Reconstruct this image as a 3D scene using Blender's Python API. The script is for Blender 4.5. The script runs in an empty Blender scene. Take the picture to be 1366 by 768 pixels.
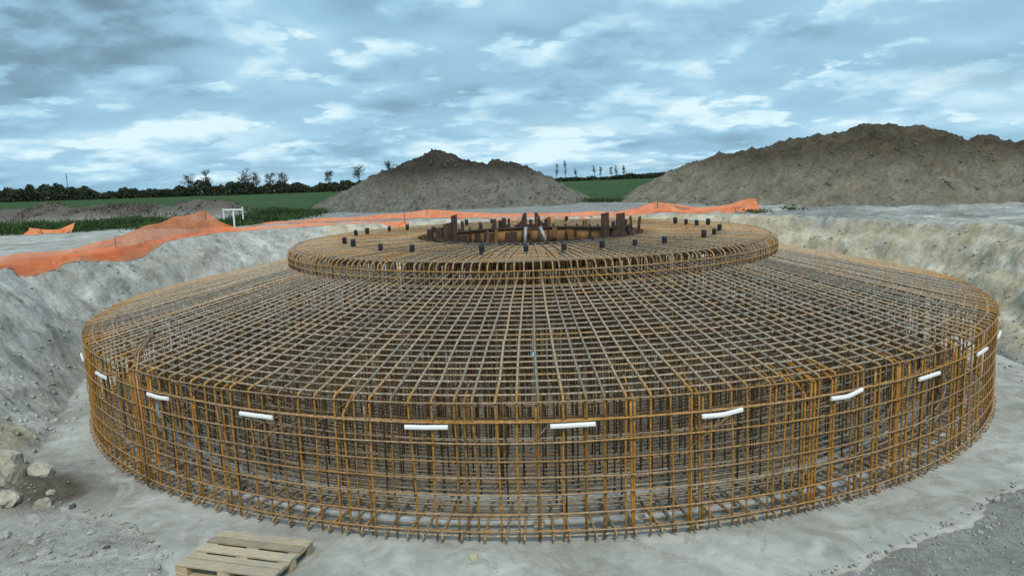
import bpy, bmesh, math, random
import numpy as np
from mathutils import Matrix, Vector

random.seed(7)
RNG = np.random.default_rng(11)
PI = math.pi
SC = bpy.context.scene
COL = SC.collection

# ------------------------------------------------------------------ noise
def _hash(ix, iy, s):
    n = (ix.astype(np.int64) * 374761393 + iy.astype(np.int64) * 668265263 + s * 1442695041) & 0x7fffffff
    n = ((n ^ (n >> 13)) * 1274126177) & 0x7fffffff
    return ((n ^ (n >> 16)) & 0xffff) / 65535.0

def vnoise(x, y, s=0):
    x = np.asarray(x, float); y = np.asarray(y, float)
    ix = np.floor(x); iy = np.floor(y); fx = x - ix; fy = y - iy
    u = fx * fx * fx * (fx * (fx * 6 - 15) + 10); v = fy * fy * fy * (fy * (fy * 6 - 15) + 10)
    a = _hash(ix, iy, s); b = _hash(ix + 1, iy, s); c = _hash(ix, iy + 1, s); d = _hash(ix + 1, iy + 1, s)
    return (a + (b - a) * u) * (1 - v) + (c + (d - c) * u) * v

def fbm(x, y, s=0, o=5, g=0.5):
    t = 0; a = 1; n = 0
    for k in range(o):
        t = t + a * (vnoise(x, y, s + 17 * k) * 2 - 1); n += a
        x = x * 2.03 + 3.7; y = y * 2.03 - 1.3; a *= g
    return t / n

def ridged(x, y, s=0, o=4):
    t = 0; a = 1; n = 0
    for k in range(o):
        t = t + a * (1 - np.abs(vnoise(x, y, s + 13 * k) * 2 - 1)); n += a
        x = x * 2.07 + 1.7; y = y * 2.07 + 9.3; a *= 0.5
    return t / n

def worley(x, y, s=0):
    x = np.asarray(x, float); y = np.asarray(y, float); ix = np.floor(x); iy = np.floor(y)
    f1 = np.full(x.shape, 9.0); f2 = np.full(x.shape, 9.0); h1 = np.zeros(x.shape)
    for dx in (-1, 0, 1):
        for dy in (-1, 0, 1):
            cx, cy = ix + dx, iy + dy
            d = np.hypot(cx + _hash(cx, cy, s) - x, cy + _hash(cx, cy, s + 5) - y); h = _hash(cx, cy, s + 9)
            n = d < f1; f2 = np.where(n, f1, np.minimum(f2, d)); h1 = np.where(n, h, h1); f1 = np.where(n, d, f1)
    return f1, f2, h1

def chunks(x, y, s=0):
    """broken lumps: each cell its own height, with cracks between"""
    wx = x + 0.35 * fbm(x * 1.3, y * 1.3, s + 3, 3); wy = y + 0.35 * fbm(x * 1.3, y * 1.3, s + 4, 3)
    a, b, h = worley(wx, wy, s)
    return (h - 0.5) * sstep(0.0, 0.25, b - a) - 0.35 * (1 - sstep(0.0, 0.12, b - a))

def sstep(a, b, x):
    t = np.clip((np.asarray(x, float) - a) / (b - a), 0, 1)
    return t * t * (3 - 2 * t)

# ------------------------------------------------------------------ mesh helpers
def mesh_from(verts, faces, name, smooth=True):
    me = bpy.data.meshes.new(name)
    v = np.asarray(verts, np.float32)
    if isinstance(faces, np.ndarray):
        k = faces.shape[1]; nf = faces.shape[0]
        me.vertices.add(len(v)); me.vertices.foreach_set('co', v.ravel())
        me.loops.add(nf * k); me.loops.foreach_set('vertex_index', faces.astype(np.int32).ravel())
        me.polygons.add(nf); me.polygons.foreach_set('loop_start', np.arange(0, nf * k, k, dtype=np.int32))
        me.update(calc_edges=True); me.validate()
    else:
        me.from_pydata([tuple(map(float, p)) for p in v], [], faces); me.update()
    if smooth:
        me.polygons.foreach_set('use_smooth', np.ones(len(me.polygons), bool))
    return me

def obj(name, me, mat=None, parent=None, loc=None, rz=0):
    o = bpy.data.objects.new(name, me); COL.objects.link(o)
    if mat is not None and me is not None and not len(me.materials): me.materials.append(mat)
    if parent: o.parent = parent
    if loc is not None: o.location = loc
    o.rotation_euler.z = rz
    return o

def tag(o, label=None, cat=None, group=None, kind=None):
    if label: o['label'] = label
    if cat: o['category'] = cat
    if group: o['group'] = group
    if kind: o['kind'] = kind
    return o

def empty(name, loc=(0, 0, 0), rz=0):
    o = bpy.data.objects.new(name, None); COL.objects.link(o)
    o.location = loc; o.rotation_euler.z = rz; o.empty_display_size = 0.2
    return o

def fattr(me, name, vals):
    a = me.attributes.new(name, 'FLOAT', 'POINT'); a.data.foreach_set('value', np.asarray(vals, np.float32))

class MB:
    def __init__(s): s.v = []; s.f = []; s.n = 0; s.a = []
    def add(s, v, f, a=None):
        v = np.asarray(v, float)
        s.v.append(v); s.f += [tuple(i + s.n for i in q) for q in f]; s.n += len(v)
        s.a.append(np.zeros(len(v)) if a is None else np.broadcast_to(np.asarray(a, float), (len(v),)))
    def tube(s, pts, r, ref=(0, 0, 1), sides=6, closed=False, a=None):
        p = np.asarray(pts, float); N = len(p)
        if closed: t = np.roll(p, -1, 0) - np.roll(p, 1, 0)
        else: t = np.gradient(p, axis=0)
        t /= np.linalg.norm(t, axis=1, keepdims=True) + 1e-12
        ref = np.broadcast_to(np.asarray(ref, float), p.shape)
        n1 = ref - (ref * t).sum(1, keepdims=True) * t
        n1 /= np.linalg.norm(n1, axis=1, keepdims=True) + 1e-12
        n2 = np.cross(t, n1)
        an = np.arange(sides) * 2 * PI / sides
        rr = np.broadcast_to(np.asarray(r, float), (N,))[:, None, None]
        v = p[:, None, :] + rr * (np.cos(an)[None, :, None] * n1[:, None, :] + np.sin(an)[None, :, None] * n2[:, None, :])
        f = []
        M = N if closed else N - 1
        for i in range(M):
            j = (i + 1) % N
            for k in range(sides):
                l = (k + 1) % sides
                f.append((i * sides + k, i * sides + l, j * sides + l, j * sides + k))
        if not closed:
            f.append(tuple(range(sides - 1, -1, -1))); f.append(tuple((N - 1) * sides + k for k in range(sides)))
        av = None if a is None else np.repeat(np.broadcast_to(np.asarray(a, float), (N,)), sides)
        s.add(v.reshape(-1, 3), f, av)
    def box(s, c, size, rz=0, tilt=None):
        x, y, z = [q / 2 for q in size]
        b = min(x, y, z) * 0.18
        vs = []
        for zz, ins in ((-z, b), (-z + b, 0), (z - b, 0), (z, b)):
            vs += [(-x + ins, -y + ins, zz), (x - ins, -y + ins, zz), (x - ins, y - ins, zz), (-x + ins, y - ins, zz)]
        f = [(3, 2, 1, 0), (12, 13, 14, 15)]
        for L in range(3):
            for k in range(4):
                l = (k + 1) % 4
                f.append((L * 4 + k, L * 4 + l, L * 4 + 4 + l, L * 4 + 4 + k))
        m = Matrix.Rotation(rz, 3, 'Z')
        if tilt is not None: m = m @ tilt
        v = np.array(vs) @ np.array(m).T + np.asarray(c, float)
        s.add(v, f)
    def prism(s, poly, h, M=None):
        """poly in xz, extruded along y by h about 0; M 4x4"""
        n = len(poly)
        v = [(x, -h / 2, z) for x, z in poly] + [(x, h / 2, z) for x, z in poly]
        f = [tuple(range(n)), tuple(range(2 * n - 1, n - 1, -1))] + [(i, i + n, (i + 1) % n + n, (i + 1) % n) for i in range(n)]
        if M is not None: v = [tuple(M @ Vector(p)) for p in v]
        s.add(v, f)
    def mesh(s, name, smooth=True, attr=None):
        me = mesh_from(np.concatenate(s.v), s.f, name, smooth)
        if attr: fattr(me, attr, np.concatenate(s.a))
        return me

# ------------------------------------------------------------------ materials
class NT:
    def __init__(s, name):
        s.m = bpy.data.materials.new(name); s.m.use_nodes = True
        s.t = s.m.node_tree; s.n = s.t.nodes; s.l = s.t.links
        s.b = s.n['Principled BSDF']; s.out = s.n['Material Output']
    def node(s, ty, **kw):
        n = s.n.new(ty)
        for k, v in kw.items(): setattr(n, k, v)
        return n
    def link(s, a, b): s.l.new(a, b)
    def noise(s, scale, detail=6, rough=0.55, vec=None, dist=0.0):
        n = s.node('ShaderNodeTexNoise'); n.inputs['Scale'].default_value = scale
        n.inputs['Detail'].default_value = detail; n.inputs['Roughness'].default_value = rough
        n.inputs['Distortion'].default_value = dist
        if vec is not None: s.link(vec, n.inputs['Vector'])
        return n.outputs['Fac']
    def ramp(s, fac, stops):
        n = s.node('ShaderNodeValToRGB'); e = n.color_ramp.elements
        while len(e) < len(stops): e.new(0.5)
        for q, (p, c) in zip(e, stops):
            q.position = p; q.color = (c[0], c[1], c[2], 1) if hasattr(c, '__len__') else (c, c, c, 1)
        s.link(fac, n.inputs['Fac']); return n.outputs['Color']
    def mix(s, fac, a, b, blend='MIX'):
        n = s.node('ShaderNodeMix', data_type='RGBA', blend_type=blend)
        for sock, v in ((n.inputs[0], fac), (n.inputs[6], a), (n.inputs[7], b)):
            if hasattr(v, 'is_linked'): s.link(v, sock)
            elif hasattr(v, '__len__'): sock.default_value = (v[0], v[1], v[2], 1)
            else: sock.default_value = v
        return n.outputs[2]
    def math(s, op, a, b=None, c=None, clamp=False):
        n = s.node('ShaderNodeMath', operation=op, use_clamp=clamp)
        for i, v in enumerate((a, b, c)):
            if v is None: continue
            if hasattr(v, 'is_linked'): s.link(v, n.inputs[i])
            else: n.inputs[i].default_value = v
        return n.outputs[0]
    def attr(s, name):
        n = s.node('ShaderNodeAttribute'); n.attribute_name = name; return n.outputs['Fac']
    def pos(s): return s.node('ShaderNodeNewGeometry').outputs['Position']
    def objco(s): return s.node('ShaderNodeTexCoord').outputs['Object']
    def orand(s): return s.node('ShaderNodeObjectInfo').outputs['Random']
    def map(s, vec, scale=(1, 1, 1), rot=(0, 0, 0)):
        n = s.node('ShaderNodeMapping'); n.inputs['Scale'].default_value = scale; n.inputs['Rotation'].default_value = rot
        s.link(vec, n.inputs['Vector']); return n.outputs[0]
    def bump(s, h, strength=0.5, dist=0.02, prev=None):
        n = s.node('ShaderNodeBump'); n.inputs['Strength'].default_value = strength; n.inputs['Distance'].default_value = dist
        s.link(h, n.inputs['Height'])
        if prev is not None: s.link(prev, n.inputs['Normal'])
        return n.outputs[0]
    def done(s, col=None, rough=0.8, normal=None, metal=0, spec=0.3):
        if col is not None:
            if hasattr(col, 'is_linked'): s.link(col, s.b.inputs['Base Color'])
            else: s.b.inputs['Base Color'].default_value = (*col, 1)
        if hasattr(rough, 'is_linked'): s.link(rough, s.b.inputs['Roughness'])
        else: s.b.inputs['Roughness'].default_value = rough
        if normal is not None: s.link(normal, s.b.inputs['Normal'])
        s.b.inputs['Metallic'].default_value = metal
        s.b.inputs['Specular IOR Level'].default_value = spec
        return s.m

def m_rebar():
    t = NT('rebar_steel'); p = t.pos()
    n1 = t.noise(2.2, 5, 0.6, p); n2 = t.noise(26, 3, 0.6, p)
    rust = t.ramp(n2, [(0.25, (0.19, 0.082, 0.014)), (0.5, (0.40, 0.19, 0.030)), (0.75, (0.55, 0.30, 0.062))])
    scale = t.ramp(n2, [(0.25, (0.15, 0.122, 0.088)), (0.5, (0.335, 0.29, 0.225)), (0.78, (0.57, 0.52, 0.44))])
    r = t.math('ADD', t.attr('rust'), t.math('MULTIPLY', t.math('SUBTRACT', n1, 0.5), 1.15))
    r = t.math('ADD', r, t.math('MULTIPLY', t.math('SUBTRACT', t.orand(), 0.5), 0.45), clamp=True)
    c = t.mix(r, scale, rust)
    dark = t.ramp(t.orand(), [(0.0, 0.62), (0.5, 0.95), (1.0, 1.1)])
    c = t.mix(1.0, c, dark, 'MULTIPLY')
    return t.done(c, 0.62, t.bump(n2, 0.4, 0.004), 0.15, 0.4)

def m_inner():  # inner bars: shade inside the cage put into a darker steel colour
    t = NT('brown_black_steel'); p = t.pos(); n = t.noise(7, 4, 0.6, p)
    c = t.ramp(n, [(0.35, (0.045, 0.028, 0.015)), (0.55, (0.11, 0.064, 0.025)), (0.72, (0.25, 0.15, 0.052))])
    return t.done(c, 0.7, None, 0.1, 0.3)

def m_ground():
    t = NT('earth'); p = t.pos()
    big = t.noise(0.35, 5, 0.55, p); mid = t.noise(1.7, 7, 0.62, p, 0.6); fine = t.noise(11, 6, 0.7, p); grit = t.noise(45, 3, 0.7, p)
    streak = t.noise(1.0, 6, 0.65, t.map(p, (1.0, 1.7, 1.3), (0.5, 0.25, 0.6)), 0.8)
    m = t.math('ADD', t.math('ADD', t.math('MULTIPLY', mid, 0.38), t.math('MULTIPLY', streak, 0.34)), t.math('MULTIPLY', fine, 0.28))
    clay = t.ramp(m, [(0.36, (0.13, 0.122, 0.10)), (0.44, (0.30, 0.294, 0.262)), (0.52, (0.44, 0.44, 0.41)), (0.62, (0.66, 0.66, 0.625))])
    clay = t.mix(t.math('MULTIPLY', t.ramp(big, [(0.45, 0.0), (0.65, 1.0)]), 0.45), clay, (0.25, 0.235, 0.185))
    sand = t.ramp(m, [(0.34, (0.19, 0.155, 0.10)), (0.44, (0.37, 0.32, 0.22)), (0.53, (0.50, 0.45, 0.34)), (0.63, (0.68, 0.65, 0.56))])
    grav = t.ramp(t.math('ADD', t.math('MULTIPLY', fine, 0.55), t.math('MULTIPLY', mid, 0.45)),
                  [(0.33, (0.10, 0.10, 0.092)), (0.5, (0.215, 0.217, 0.202)), (0.67, (0.36, 0.362, 0.34))])
    dirt = t.ramp(fine, [(0.3, (0.055, 0.047, 0.038)), (0.6, (0.13, 0.115, 0.09))])
    green = t.ramp(fine, [(0.3, (0.025, 0.045, 0.02)), (0.6, (0.055, 0.085, 0.035))])
    dry = t.ramp(fine, [(0.3, (0.07, 0.062, 0.05)), (0.65, (0.16, 0.145, 0.12))])
    c = clay
    for a, q in (('sand', sand), ('gravel', grav), ('dirt', dirt), ('dry', dry), ('weed', green)):
        f = t.math('ADD', t.math('MULTIPLY', t.attr(a), 1.6), t.math('MULTIPLY', t.math('SUBTRACT', m, 0.65), 1.6), clamp=True)
        c = t.mix(f, c, q)
    c = t.mix(0.55, c, t.ramp(grit, [(0.3, 0.6), (0.7, 1.25)]), 'MULTIPLY')
    h = t.math('ADD', t.math('MULTIPLY', fine, 0.7), t.math('MULTIPLY', grit, 0.3))
    nb = t.bump(streak, 0.3, 0.10); nb = t.bump(h, 0.9, 0.035, nb)
    return t.done(c, 0.95, nb, 0, 0.15)

def m_mound(name, brown):
    t = NT(name); p = t.pos()
    mid = t.noise(1.1, 7, 0.65, p, 0.5); fine = t.noise(6, 7, 0.72, p); big = t.noise(0.22, 4, 0.5, p)
    lump = t.noise(16, 4, 0.7, p)
    m = t.math('ADD', t.math('MULTIPLY', mid, 0.45), t.math('MULTIPLY', fine, 0.55))
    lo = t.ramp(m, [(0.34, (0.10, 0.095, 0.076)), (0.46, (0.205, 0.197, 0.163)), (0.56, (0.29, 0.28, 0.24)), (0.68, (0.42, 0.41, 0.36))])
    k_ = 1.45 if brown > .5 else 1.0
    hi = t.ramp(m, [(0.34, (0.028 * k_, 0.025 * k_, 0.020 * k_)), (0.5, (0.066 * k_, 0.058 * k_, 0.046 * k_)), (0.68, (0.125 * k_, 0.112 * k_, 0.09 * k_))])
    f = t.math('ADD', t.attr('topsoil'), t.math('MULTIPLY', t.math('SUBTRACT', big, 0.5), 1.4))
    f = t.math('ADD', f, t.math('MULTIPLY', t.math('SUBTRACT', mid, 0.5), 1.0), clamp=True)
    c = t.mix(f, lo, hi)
    c = t.mix(0.55 if brown > .5 else 1.0, c, (1.0, 0.90, 0.74) if brown > .5 else (0.80, 0.80, 0.79), 'MULTIPLY')
    c = t.mix(t.math('MULTIPLY', t.ramp(t.noise(0.8, 4, 0.6, p), [(0.52, 0.0), (0.68, 1.0)]), 0.5 * brown), c, (0.20, 0.145, 0.08))
    nb = t.bump(fine, 1.0, 0.16); nb = t.bump(lump, 0.9, 0.05, nb)
    return t.done(c, 0.97, nb, 0, 0.12)

def m_slab():
    t = NT('lean_concrete'); p = t.pos()
    big = t.noise(0.55, 6, 0.6, p, 0.8); mid = t.noise(3.0, 7, 0.68, p, 0.4); fine = t.noise(30, 5, 0.7, p)
    m = t.math('ADD', t.math('MULTIPLY', big, 0.6), t.math('MULTIPLY', mid, 0.4))
    c = t.ramp(m, [(0.33, (0.22, 0.215, 0.185)), (0.44, (0.33, 0.335, 0.30)), (0.53, (0.41, 0.42, 0.39)), (0.65, (0.56, 0.57, 0.54))])
    c = t.mix(t.math('MULTIPLY', t.attr('soil'), 0.9), c, t.ramp(mid, [(0.3, (0.10, 0.088, 0.072)), (0.7, (0.23, 0.215, 0.185))]))
    c = t.mix(0.5, c, t.ramp(fine, [(0.3, 0.78), (0.7, 1.15)]), 'MULTIPLY')
    st = t.ramp(t.noise(1.3, 6, 0.7, t.map(p, (1, 1, 1), (0, 0, 0.7)), 1.2), [(0.52, 0.0), (0.60, 0.55), (0.64, 0.15)])
    c = t.mix(st, c, (0.24, 0.215, 0.17))
    c = t.mix(t.ramp(t.noise(0.9, 7, 0.7, p, 0.5), [(0.55, 0.0), (0.68, 0.6)]), c, (0.58, 0.585, 0.56))
    sp = t.noise(60, 2, 0.5, p)
    c = t.mix(t.ramp(sp, [(0.70, 0.0), (0.74, 0.55)]), c, (0.09, 0.085, 0.075))
    nb = t.bump(mid, 0.35, 0.03); nb = t.bump(fine, 0.4, 0.008, nb)
    return t.done(c, 0.85, nb, 0, 0.25)

def m_stone(name, a, b):
    t = NT(name); p = t.objco()
    n = t.noise(9, 6, 0.65, p); c = t.ramp(n, [(0.3, a), (0.7, b)])
    c = t.mix(1.0, c, t.ramp(t.orand(), [(0, 0.75), (1, 1.12)]), 'MULTIPLY')
    return t.done(c, 0.9, t.bump(n, 0.7, 0.03), 0, 0.2)

def m_leaf(name, a, b, sc=0.6):
    t = NT(name); p = t.pos()
    c = t.ramp(t.noise(sc, 4, 0.6, p), [(0.3, a), (0.7, b)])
    return t.done(c, 0.85, None, 0, 0.1)

def m_plain(name, a, b, scale=14, rough=0.6, metal=0, bump=0.2, spec=0.3, stretch=None):
    t = NT(name); p = t.objco()
    if stretch: p = t.map(p, stretch)
    n = t.noise(scale, 6, 0.65, p); c = t.ramp(n, [(0.32, a), (0.68, b)])
    return t.done(c, rough, t.bump(n, bump, 0.006), metal, spec)

def m_wood():
    t = NT('weathered_wood'); p = t.objco()
    g = t.noise(9, 6, 0.65, t.map(p, (0.8, 14, 6)), 0.4); k = t.noise(3.5, 5, 0.6, p)
    c = t.ramp(g, [(0.28, (0.22, 0.175, 0.11)), (0.5, (0.46, 0.385, 0.265)), (0.75, (0.64, 0.56, 0.42))])
    c = t.mix(t.ramp(k, [(0.45, 0.0), (0.7, 0.7)]), c, (0.33, 0.31, 0.265))
    c = t.mix(1.0, c, t.ramp(t.orand(), [(0, 0.72), (0.5, 1.0), (1, 1.15)]), 'MULTIPLY')
    return t.done(c, 0.85, t.bump(g, 0.5, 0.006), 0, 0.2)

def m_net():
    t = NT('orange_plastic_net')
    u = t.attr('u'); v = t.attr('v')
    su = t.math('LESS_THAN', t.math('FRACT', t.math('DIVIDE', u, 0.075)), 0.46)
    sv = t.math('LESS_THAN', t.math('FRACT', t.math('DIVIDE', v, 0.045)), 0.54)
    cov = t.math('MAXIMUM', su, sv)
    band = t.attr('band'); cov = t.math('MAXIMUM', cov, band)
    n = t.noise(3.0, 4, 0.6, t.pos())
    c = t.ramp(n, [(0.3, (0.90, 0.22, 0.06)), (0.7, (1.0, 0.37, 0.16))])
    t.link(c, t.b.inputs['Base Color']); t.b.inputs['Roughness'].default_value = 0.5
    tl = t.node('ShaderNodeBsdfTranslucent'); t.link(c, tl.inputs['Color'])
    mx = t.node('ShaderNodeMixShader'); mx.inputs[0].default_value = 0.3
    t.link(t.b.outputs[0], mx.inputs[1]); t.link(tl.outputs[0], mx.inputs[2])
    tr = t.node('ShaderNodeBsdfTransparent'); m2 = t.node('ShaderNodeMixShader')
    t.link(cov, m2.inputs[0]); t.link(tr.outputs[0], m2.inputs[1]); t.link(mx.outputs[0], m2.inputs[2])
    t.link(m2.outputs[0], t.out.inputs['Surface'])
    return t.m

def m_field():
    t = NT('crop_field'); p = t.pos()
    r = t.noise(0.9, 6, 0.7, t.map(p, (0.25, 1.6, 1), (0, 0, 0.25))); b = t.noise(0.05, 4, 0.6, p)
    m = t.math('ADD', t.math('MULTIPLY', r, 0.6), t.math('MULTIPLY', b, 0.4))
    c = t.ramp(m, [(0.3, (0.022, 0.046, 0.014)), (0.5, (0.040, 0.078, 0.024)), (0.7, (0.07, 0.115, 0.036))])
    return t.done(c, 0.9, t.bump(r, 0.8, 0.15), 0, 0.1)

M = dict(
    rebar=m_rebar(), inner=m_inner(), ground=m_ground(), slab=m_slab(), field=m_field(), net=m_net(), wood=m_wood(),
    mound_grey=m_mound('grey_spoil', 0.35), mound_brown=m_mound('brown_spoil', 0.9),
    stone=m_stone('pale_limestone', (0.24, 0.245, 0.24), (0.47, 0.48, 0.465)),
    clod=m_stone('sandy_clod', (0.26, 0.24, 0.19), (0.50, 0.475, 0.40)),
    darkstone=m_stone('dark_stone', (0.06, 0.06, 0.058), (0.12, 0.12, 0.115)),
    lime=m_stone('yellow_offcut', (0.36, 0.34, 0.20), (0.55, 0.53, 0.36)),
    white=m_plain('white_plastic', (0.84, 0.85, 0.85), (0.91, 0.92, 0.92), 20, 0.45),
    black=m_plain('black_rubber', (0.010, 0.012, 0.014), (0.028, 0.032, 0.036), 20, 0.5),
    spacer=m_plain('fibre_concrete', (0.31, 0.37, 0.41), (0.50, 0.57, 0.61), 9, 0.8),
    rustwall=m_plain('rusty_shell', (0.085, 0.048, 0.024), (0.32, 0.17, 0.065), 2.6, 0.75, 0.1),
    darksteel=m_plain('dark_steel', (0.035, 0.024, 0.019), (0.095, 0.06, 0.042), 8, 0.6, 0.2),
    galv=m_plain('galvanised_steel', (0.22, 0.225, 0.22), (0.42, 0.425, 0.42), 8, 0.5, 0.3),
    paint=m_plain('white_painted_wood', (0.62, 0.63, 0.62), (0.80, 0.81, 0.80), 10, 0.6),
    stake=m_plain('dark_stake', (0.09, 0.06, 0.045), (0.2, 0.14, 0.1), 10, 0.8),
    treeleaf=m_leaf('dark_hedge_leaves', (0.020, 0.029, 0.018), (0.055, 0.068, 0.038), 0.2),
    twig=m_leaf('grey_green_leaves', (0.05, 0.058, 0.042), (0.10, 0.105, 0.075), 0.4),
    bark=m_plain('bark', (0.045, 0.040, 0.034), (0.10, 0.09, 0.075), 5, 0.9),
    weed=m_leaf('green_weeds', (0.022, 0.050, 0.018), (0.065, 0.11, 0.04), 1.2),
    drygrass=m_leaf('dry_grass', (0.075, 0.066, 0.052), (0.17, 0.15, 0.12), 1.0),
)

# ------------------------------------------------------------------ terrain
ZG = 2.35
FOOT = [(-180, 10.1), (-173, 10.0), (-159, 9.62), (-147, 9.72), (-141, 10.0), (-133, 11.0), (-125, 12.3), (-90, 12.4), (-50, 12.3), (-30, 11.2), (-13, 10.15), (-7, 10.05), (0, 10.1), (45, 10.4), (90, 10.6), (135, 10.5), (180, 10.1)]
TOP = [(-180, 12.2), (-173, 12.1), (-159, 12.0), (-147, 12.4), (-141, 12.8), (-125, 14.8), (-90, 15.2), (-50, 15.0), (-30, 14.2), (-13, 13.2), (0, 12.8), (12, 12.7), (24, 12.3), (46, 12.6), (56, 12.8), (83, 13.0), (101, 13.6), (119, 14.0), (134, 14.0), (150, 13.0), (163, 12.1), (170, 12.1), (180, 12.2)]
EDGE = [(-180, 10.7), (-150, 10.6), (-133, 10.2), (-128, 9.95), (-121, 9.82), (-117, 10.0), (-112, 10.5), (-100, 10.8), (-85, 10.6), (-73, 10.2), (-64, 10.0), (-55, 9.9), (-45, 9.98), (-30, 10.25), (-10, 10.6), (180, 10.7)]
def tab(T, deg):
    a = np.array(T); return np.interp(deg, a[:, 0], a[:, 1])

def seg_dist(x, y, P):
    best = np.full(np.shape(x), 1e9)
    for (x0, y0), (x1, y1) in zip(P[:-1], P[1:]):
        dx, dy = x1 - x0, y1 - y0
        t = np.clip(((x - x0) * dx + (y - y0) * dy) / (dx * dx + dy * dy), 0, 1)
        best = np.minimum(best, np.hypot(x - x0 - t * dx, y - y0 - t * dy))
    return best
BERM = [(-70, 17), (-40, 20.5), (-28, 22.6), (-21, 23.4), (-16.5, 22.6)]

def terrain(x, y):
    r = np.hypot(x, y); d = np.degrees(np.arctan2(y, x))
    rf = tab(FOOT, d) + 0.10 * fbm(d * 0.11, r * 0.05, 3); rt = tab(TOP, d) + 0.38 * fbm(d * 0.09, r * 0.15, 5)
    t = np.clip((r - rf) / (rt - rf), 0, 1)
    right = sstep(-40, -10, d) * (1 - sstep(60, 90, d))
    s = t ** 0.9
    s = s * s * (3 - 2 * s) * 0.45 + s * 0.55
    bank = 4 * t * (1 - t)
    # scraped furrows and slumped shelves
    u = r * np.radians(d) * 1.0
    z = ZG * s
    v = np.clip((r - rf) / (rt - rf), -1, 2) * 3.4          # length up the slope
    z = z + bank * (0.22 * fbm(u * 0.55, v * 0.6, 9, 4) + 0.14 * chunks(u * 0.85, v * 1.0, 21) + 0.09 * chunks(u * 2.1, v * 2.3, 25))
    z = z + right * bank * 0.12 * np.sin(z * 8 + 3 * fbm(u * 0.4, v * 0.4, 2))
    # grooves left by the bucket teeth, in patches
    gm = sstep(0.0, 0.35, fbm(u * 0.35, v * 0.5, 27, 3)) * bank
    z = z + gm * 0.05 * np.sin((u + 0.5 * v + 0.5 * fbm(u * 0.8, v * 0.8, 29, 3)) * 16)
    cl = sstep(0.0, 0.15, t) * (1 - sstep(1.0, 1.3, (r - rf) / (rt - rf)))
    z = z + (0.2 + cl) * (0.055 * fbm(u * 4.2, v * 4.2, 31, 4, 0.7) + 0.05 * chunks(u * 4.5, v * 4.5, 33))
    heap = sstep(0.85, 1.0, t) * (1 - sstep(0, 1.6, r - rt))
    z = z + heap * 0.10 * ridged(x * 1.3, y * 1.3, 41)
    out = sstep(0, 1.5, r - rt)
    z = z + out * (0.05 * fbm(x * 0.35, y * 0.35, 51) + 0.02 * fbm(x * 2, y * 2, 53))
    rough = out * sstep(-2, 3, x) * (1 - sstep(22, 30, r))
    z = z + rough * (0.13 * fbm(x * 0.9, y * 0.9, 55, 4) + 0.10 * np.clip(ridged(x * 1.4, y * 1.4, 57, 3) - .6, 0, 1) * 2 + 0.05 * fbm(x * 4, y * 4, 59, 3, .6))
    z = np.where(t <= 0, -0.035 + 0.018 * fbm(x * 3, y * 3, 61, 5, 0.6), z)
    # tracked soil in the front left corner, over the slab edge
    z = z + 0.22 * np.exp(-(((x + 7.25) / 0.75) ** 2 + ((y + 7.1) / 0.7) ** 2)) * (1 + 0.6 * fbm(x * 3, y * 3, 71))
    # rough berm in front of the field, then the land falls away gently
    z = z + 0.85 * np.exp(-(seg_dist(x, y, BERM) / 1.7) ** 2) * (1 + 0.5 * fbm(x * 0.7, y * 0.7, 81))
    far = sstep(26, 45, r)
    az = np.degrees(np.arctan2(x, y + 17))
    tgt = np.interp(az, [-60, -38, -25, -10, 0, 10, 60], [0.7, 0.7, 0.2, -0.2, 0.7, 1.0, 1.0])
    k = np.clip((np.hypot(x, y + 17) - 40) / 220, 0, 1)
    z = z + far * k * (tgt - ZG) * (y > 0) + far * (1 - 0.7 * k) * 0.15 * fbm(x * 0.05, y * 0.05, 91)
    z = z - np.maximum(0, np.hypot(x, y + 17) - 310) * 0.016 * (y > -2000)
    return z

NA = 1080
rad = [0, 4, 7, 8.6]
while rad[-1] < 16: rad.append(rad[-1] + 0.075)
while rad[-1] < 60: rad.append(rad[-1] * 1.016)
while rad[-1] < 5000: rad.append(rad[-1] * 1.11)
rad = np.array(rad[1:]); th = np.arange(NA) * 2 * PI / NA
Rg, Tg = np.meshgrid(rad, th, indexing='ij')
X = Rg * np.cos(Tg); Y = Rg * np.sin(Tg); Z = terrain(X, Y)
V = np.concatenate([np.array([[0, 0, -0.035]]), np.stack([X, Y, Z], -1).reshape(-1, 3)])
nr = len(rad)
I = (1 + np.arange(nr)[:, None] * NA + np.arange(NA)[None, :])
J = np.roll(I, -1, 1)
quads = np.stack([I[:-1], I[1:], J[1:], J[:-1]], -1).reshape(-1, 4)
ctr = V[quads].mean(1)
fieldmask = (ctr[:, 1] > 26.4 + 0.9 * fbm(ctr[:, 0] * 0.25, ctr[:, 1] * 0.25, 5)) & (np.hypot(ctr[:, 0], ctr[:, 1]) > 26)
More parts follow.
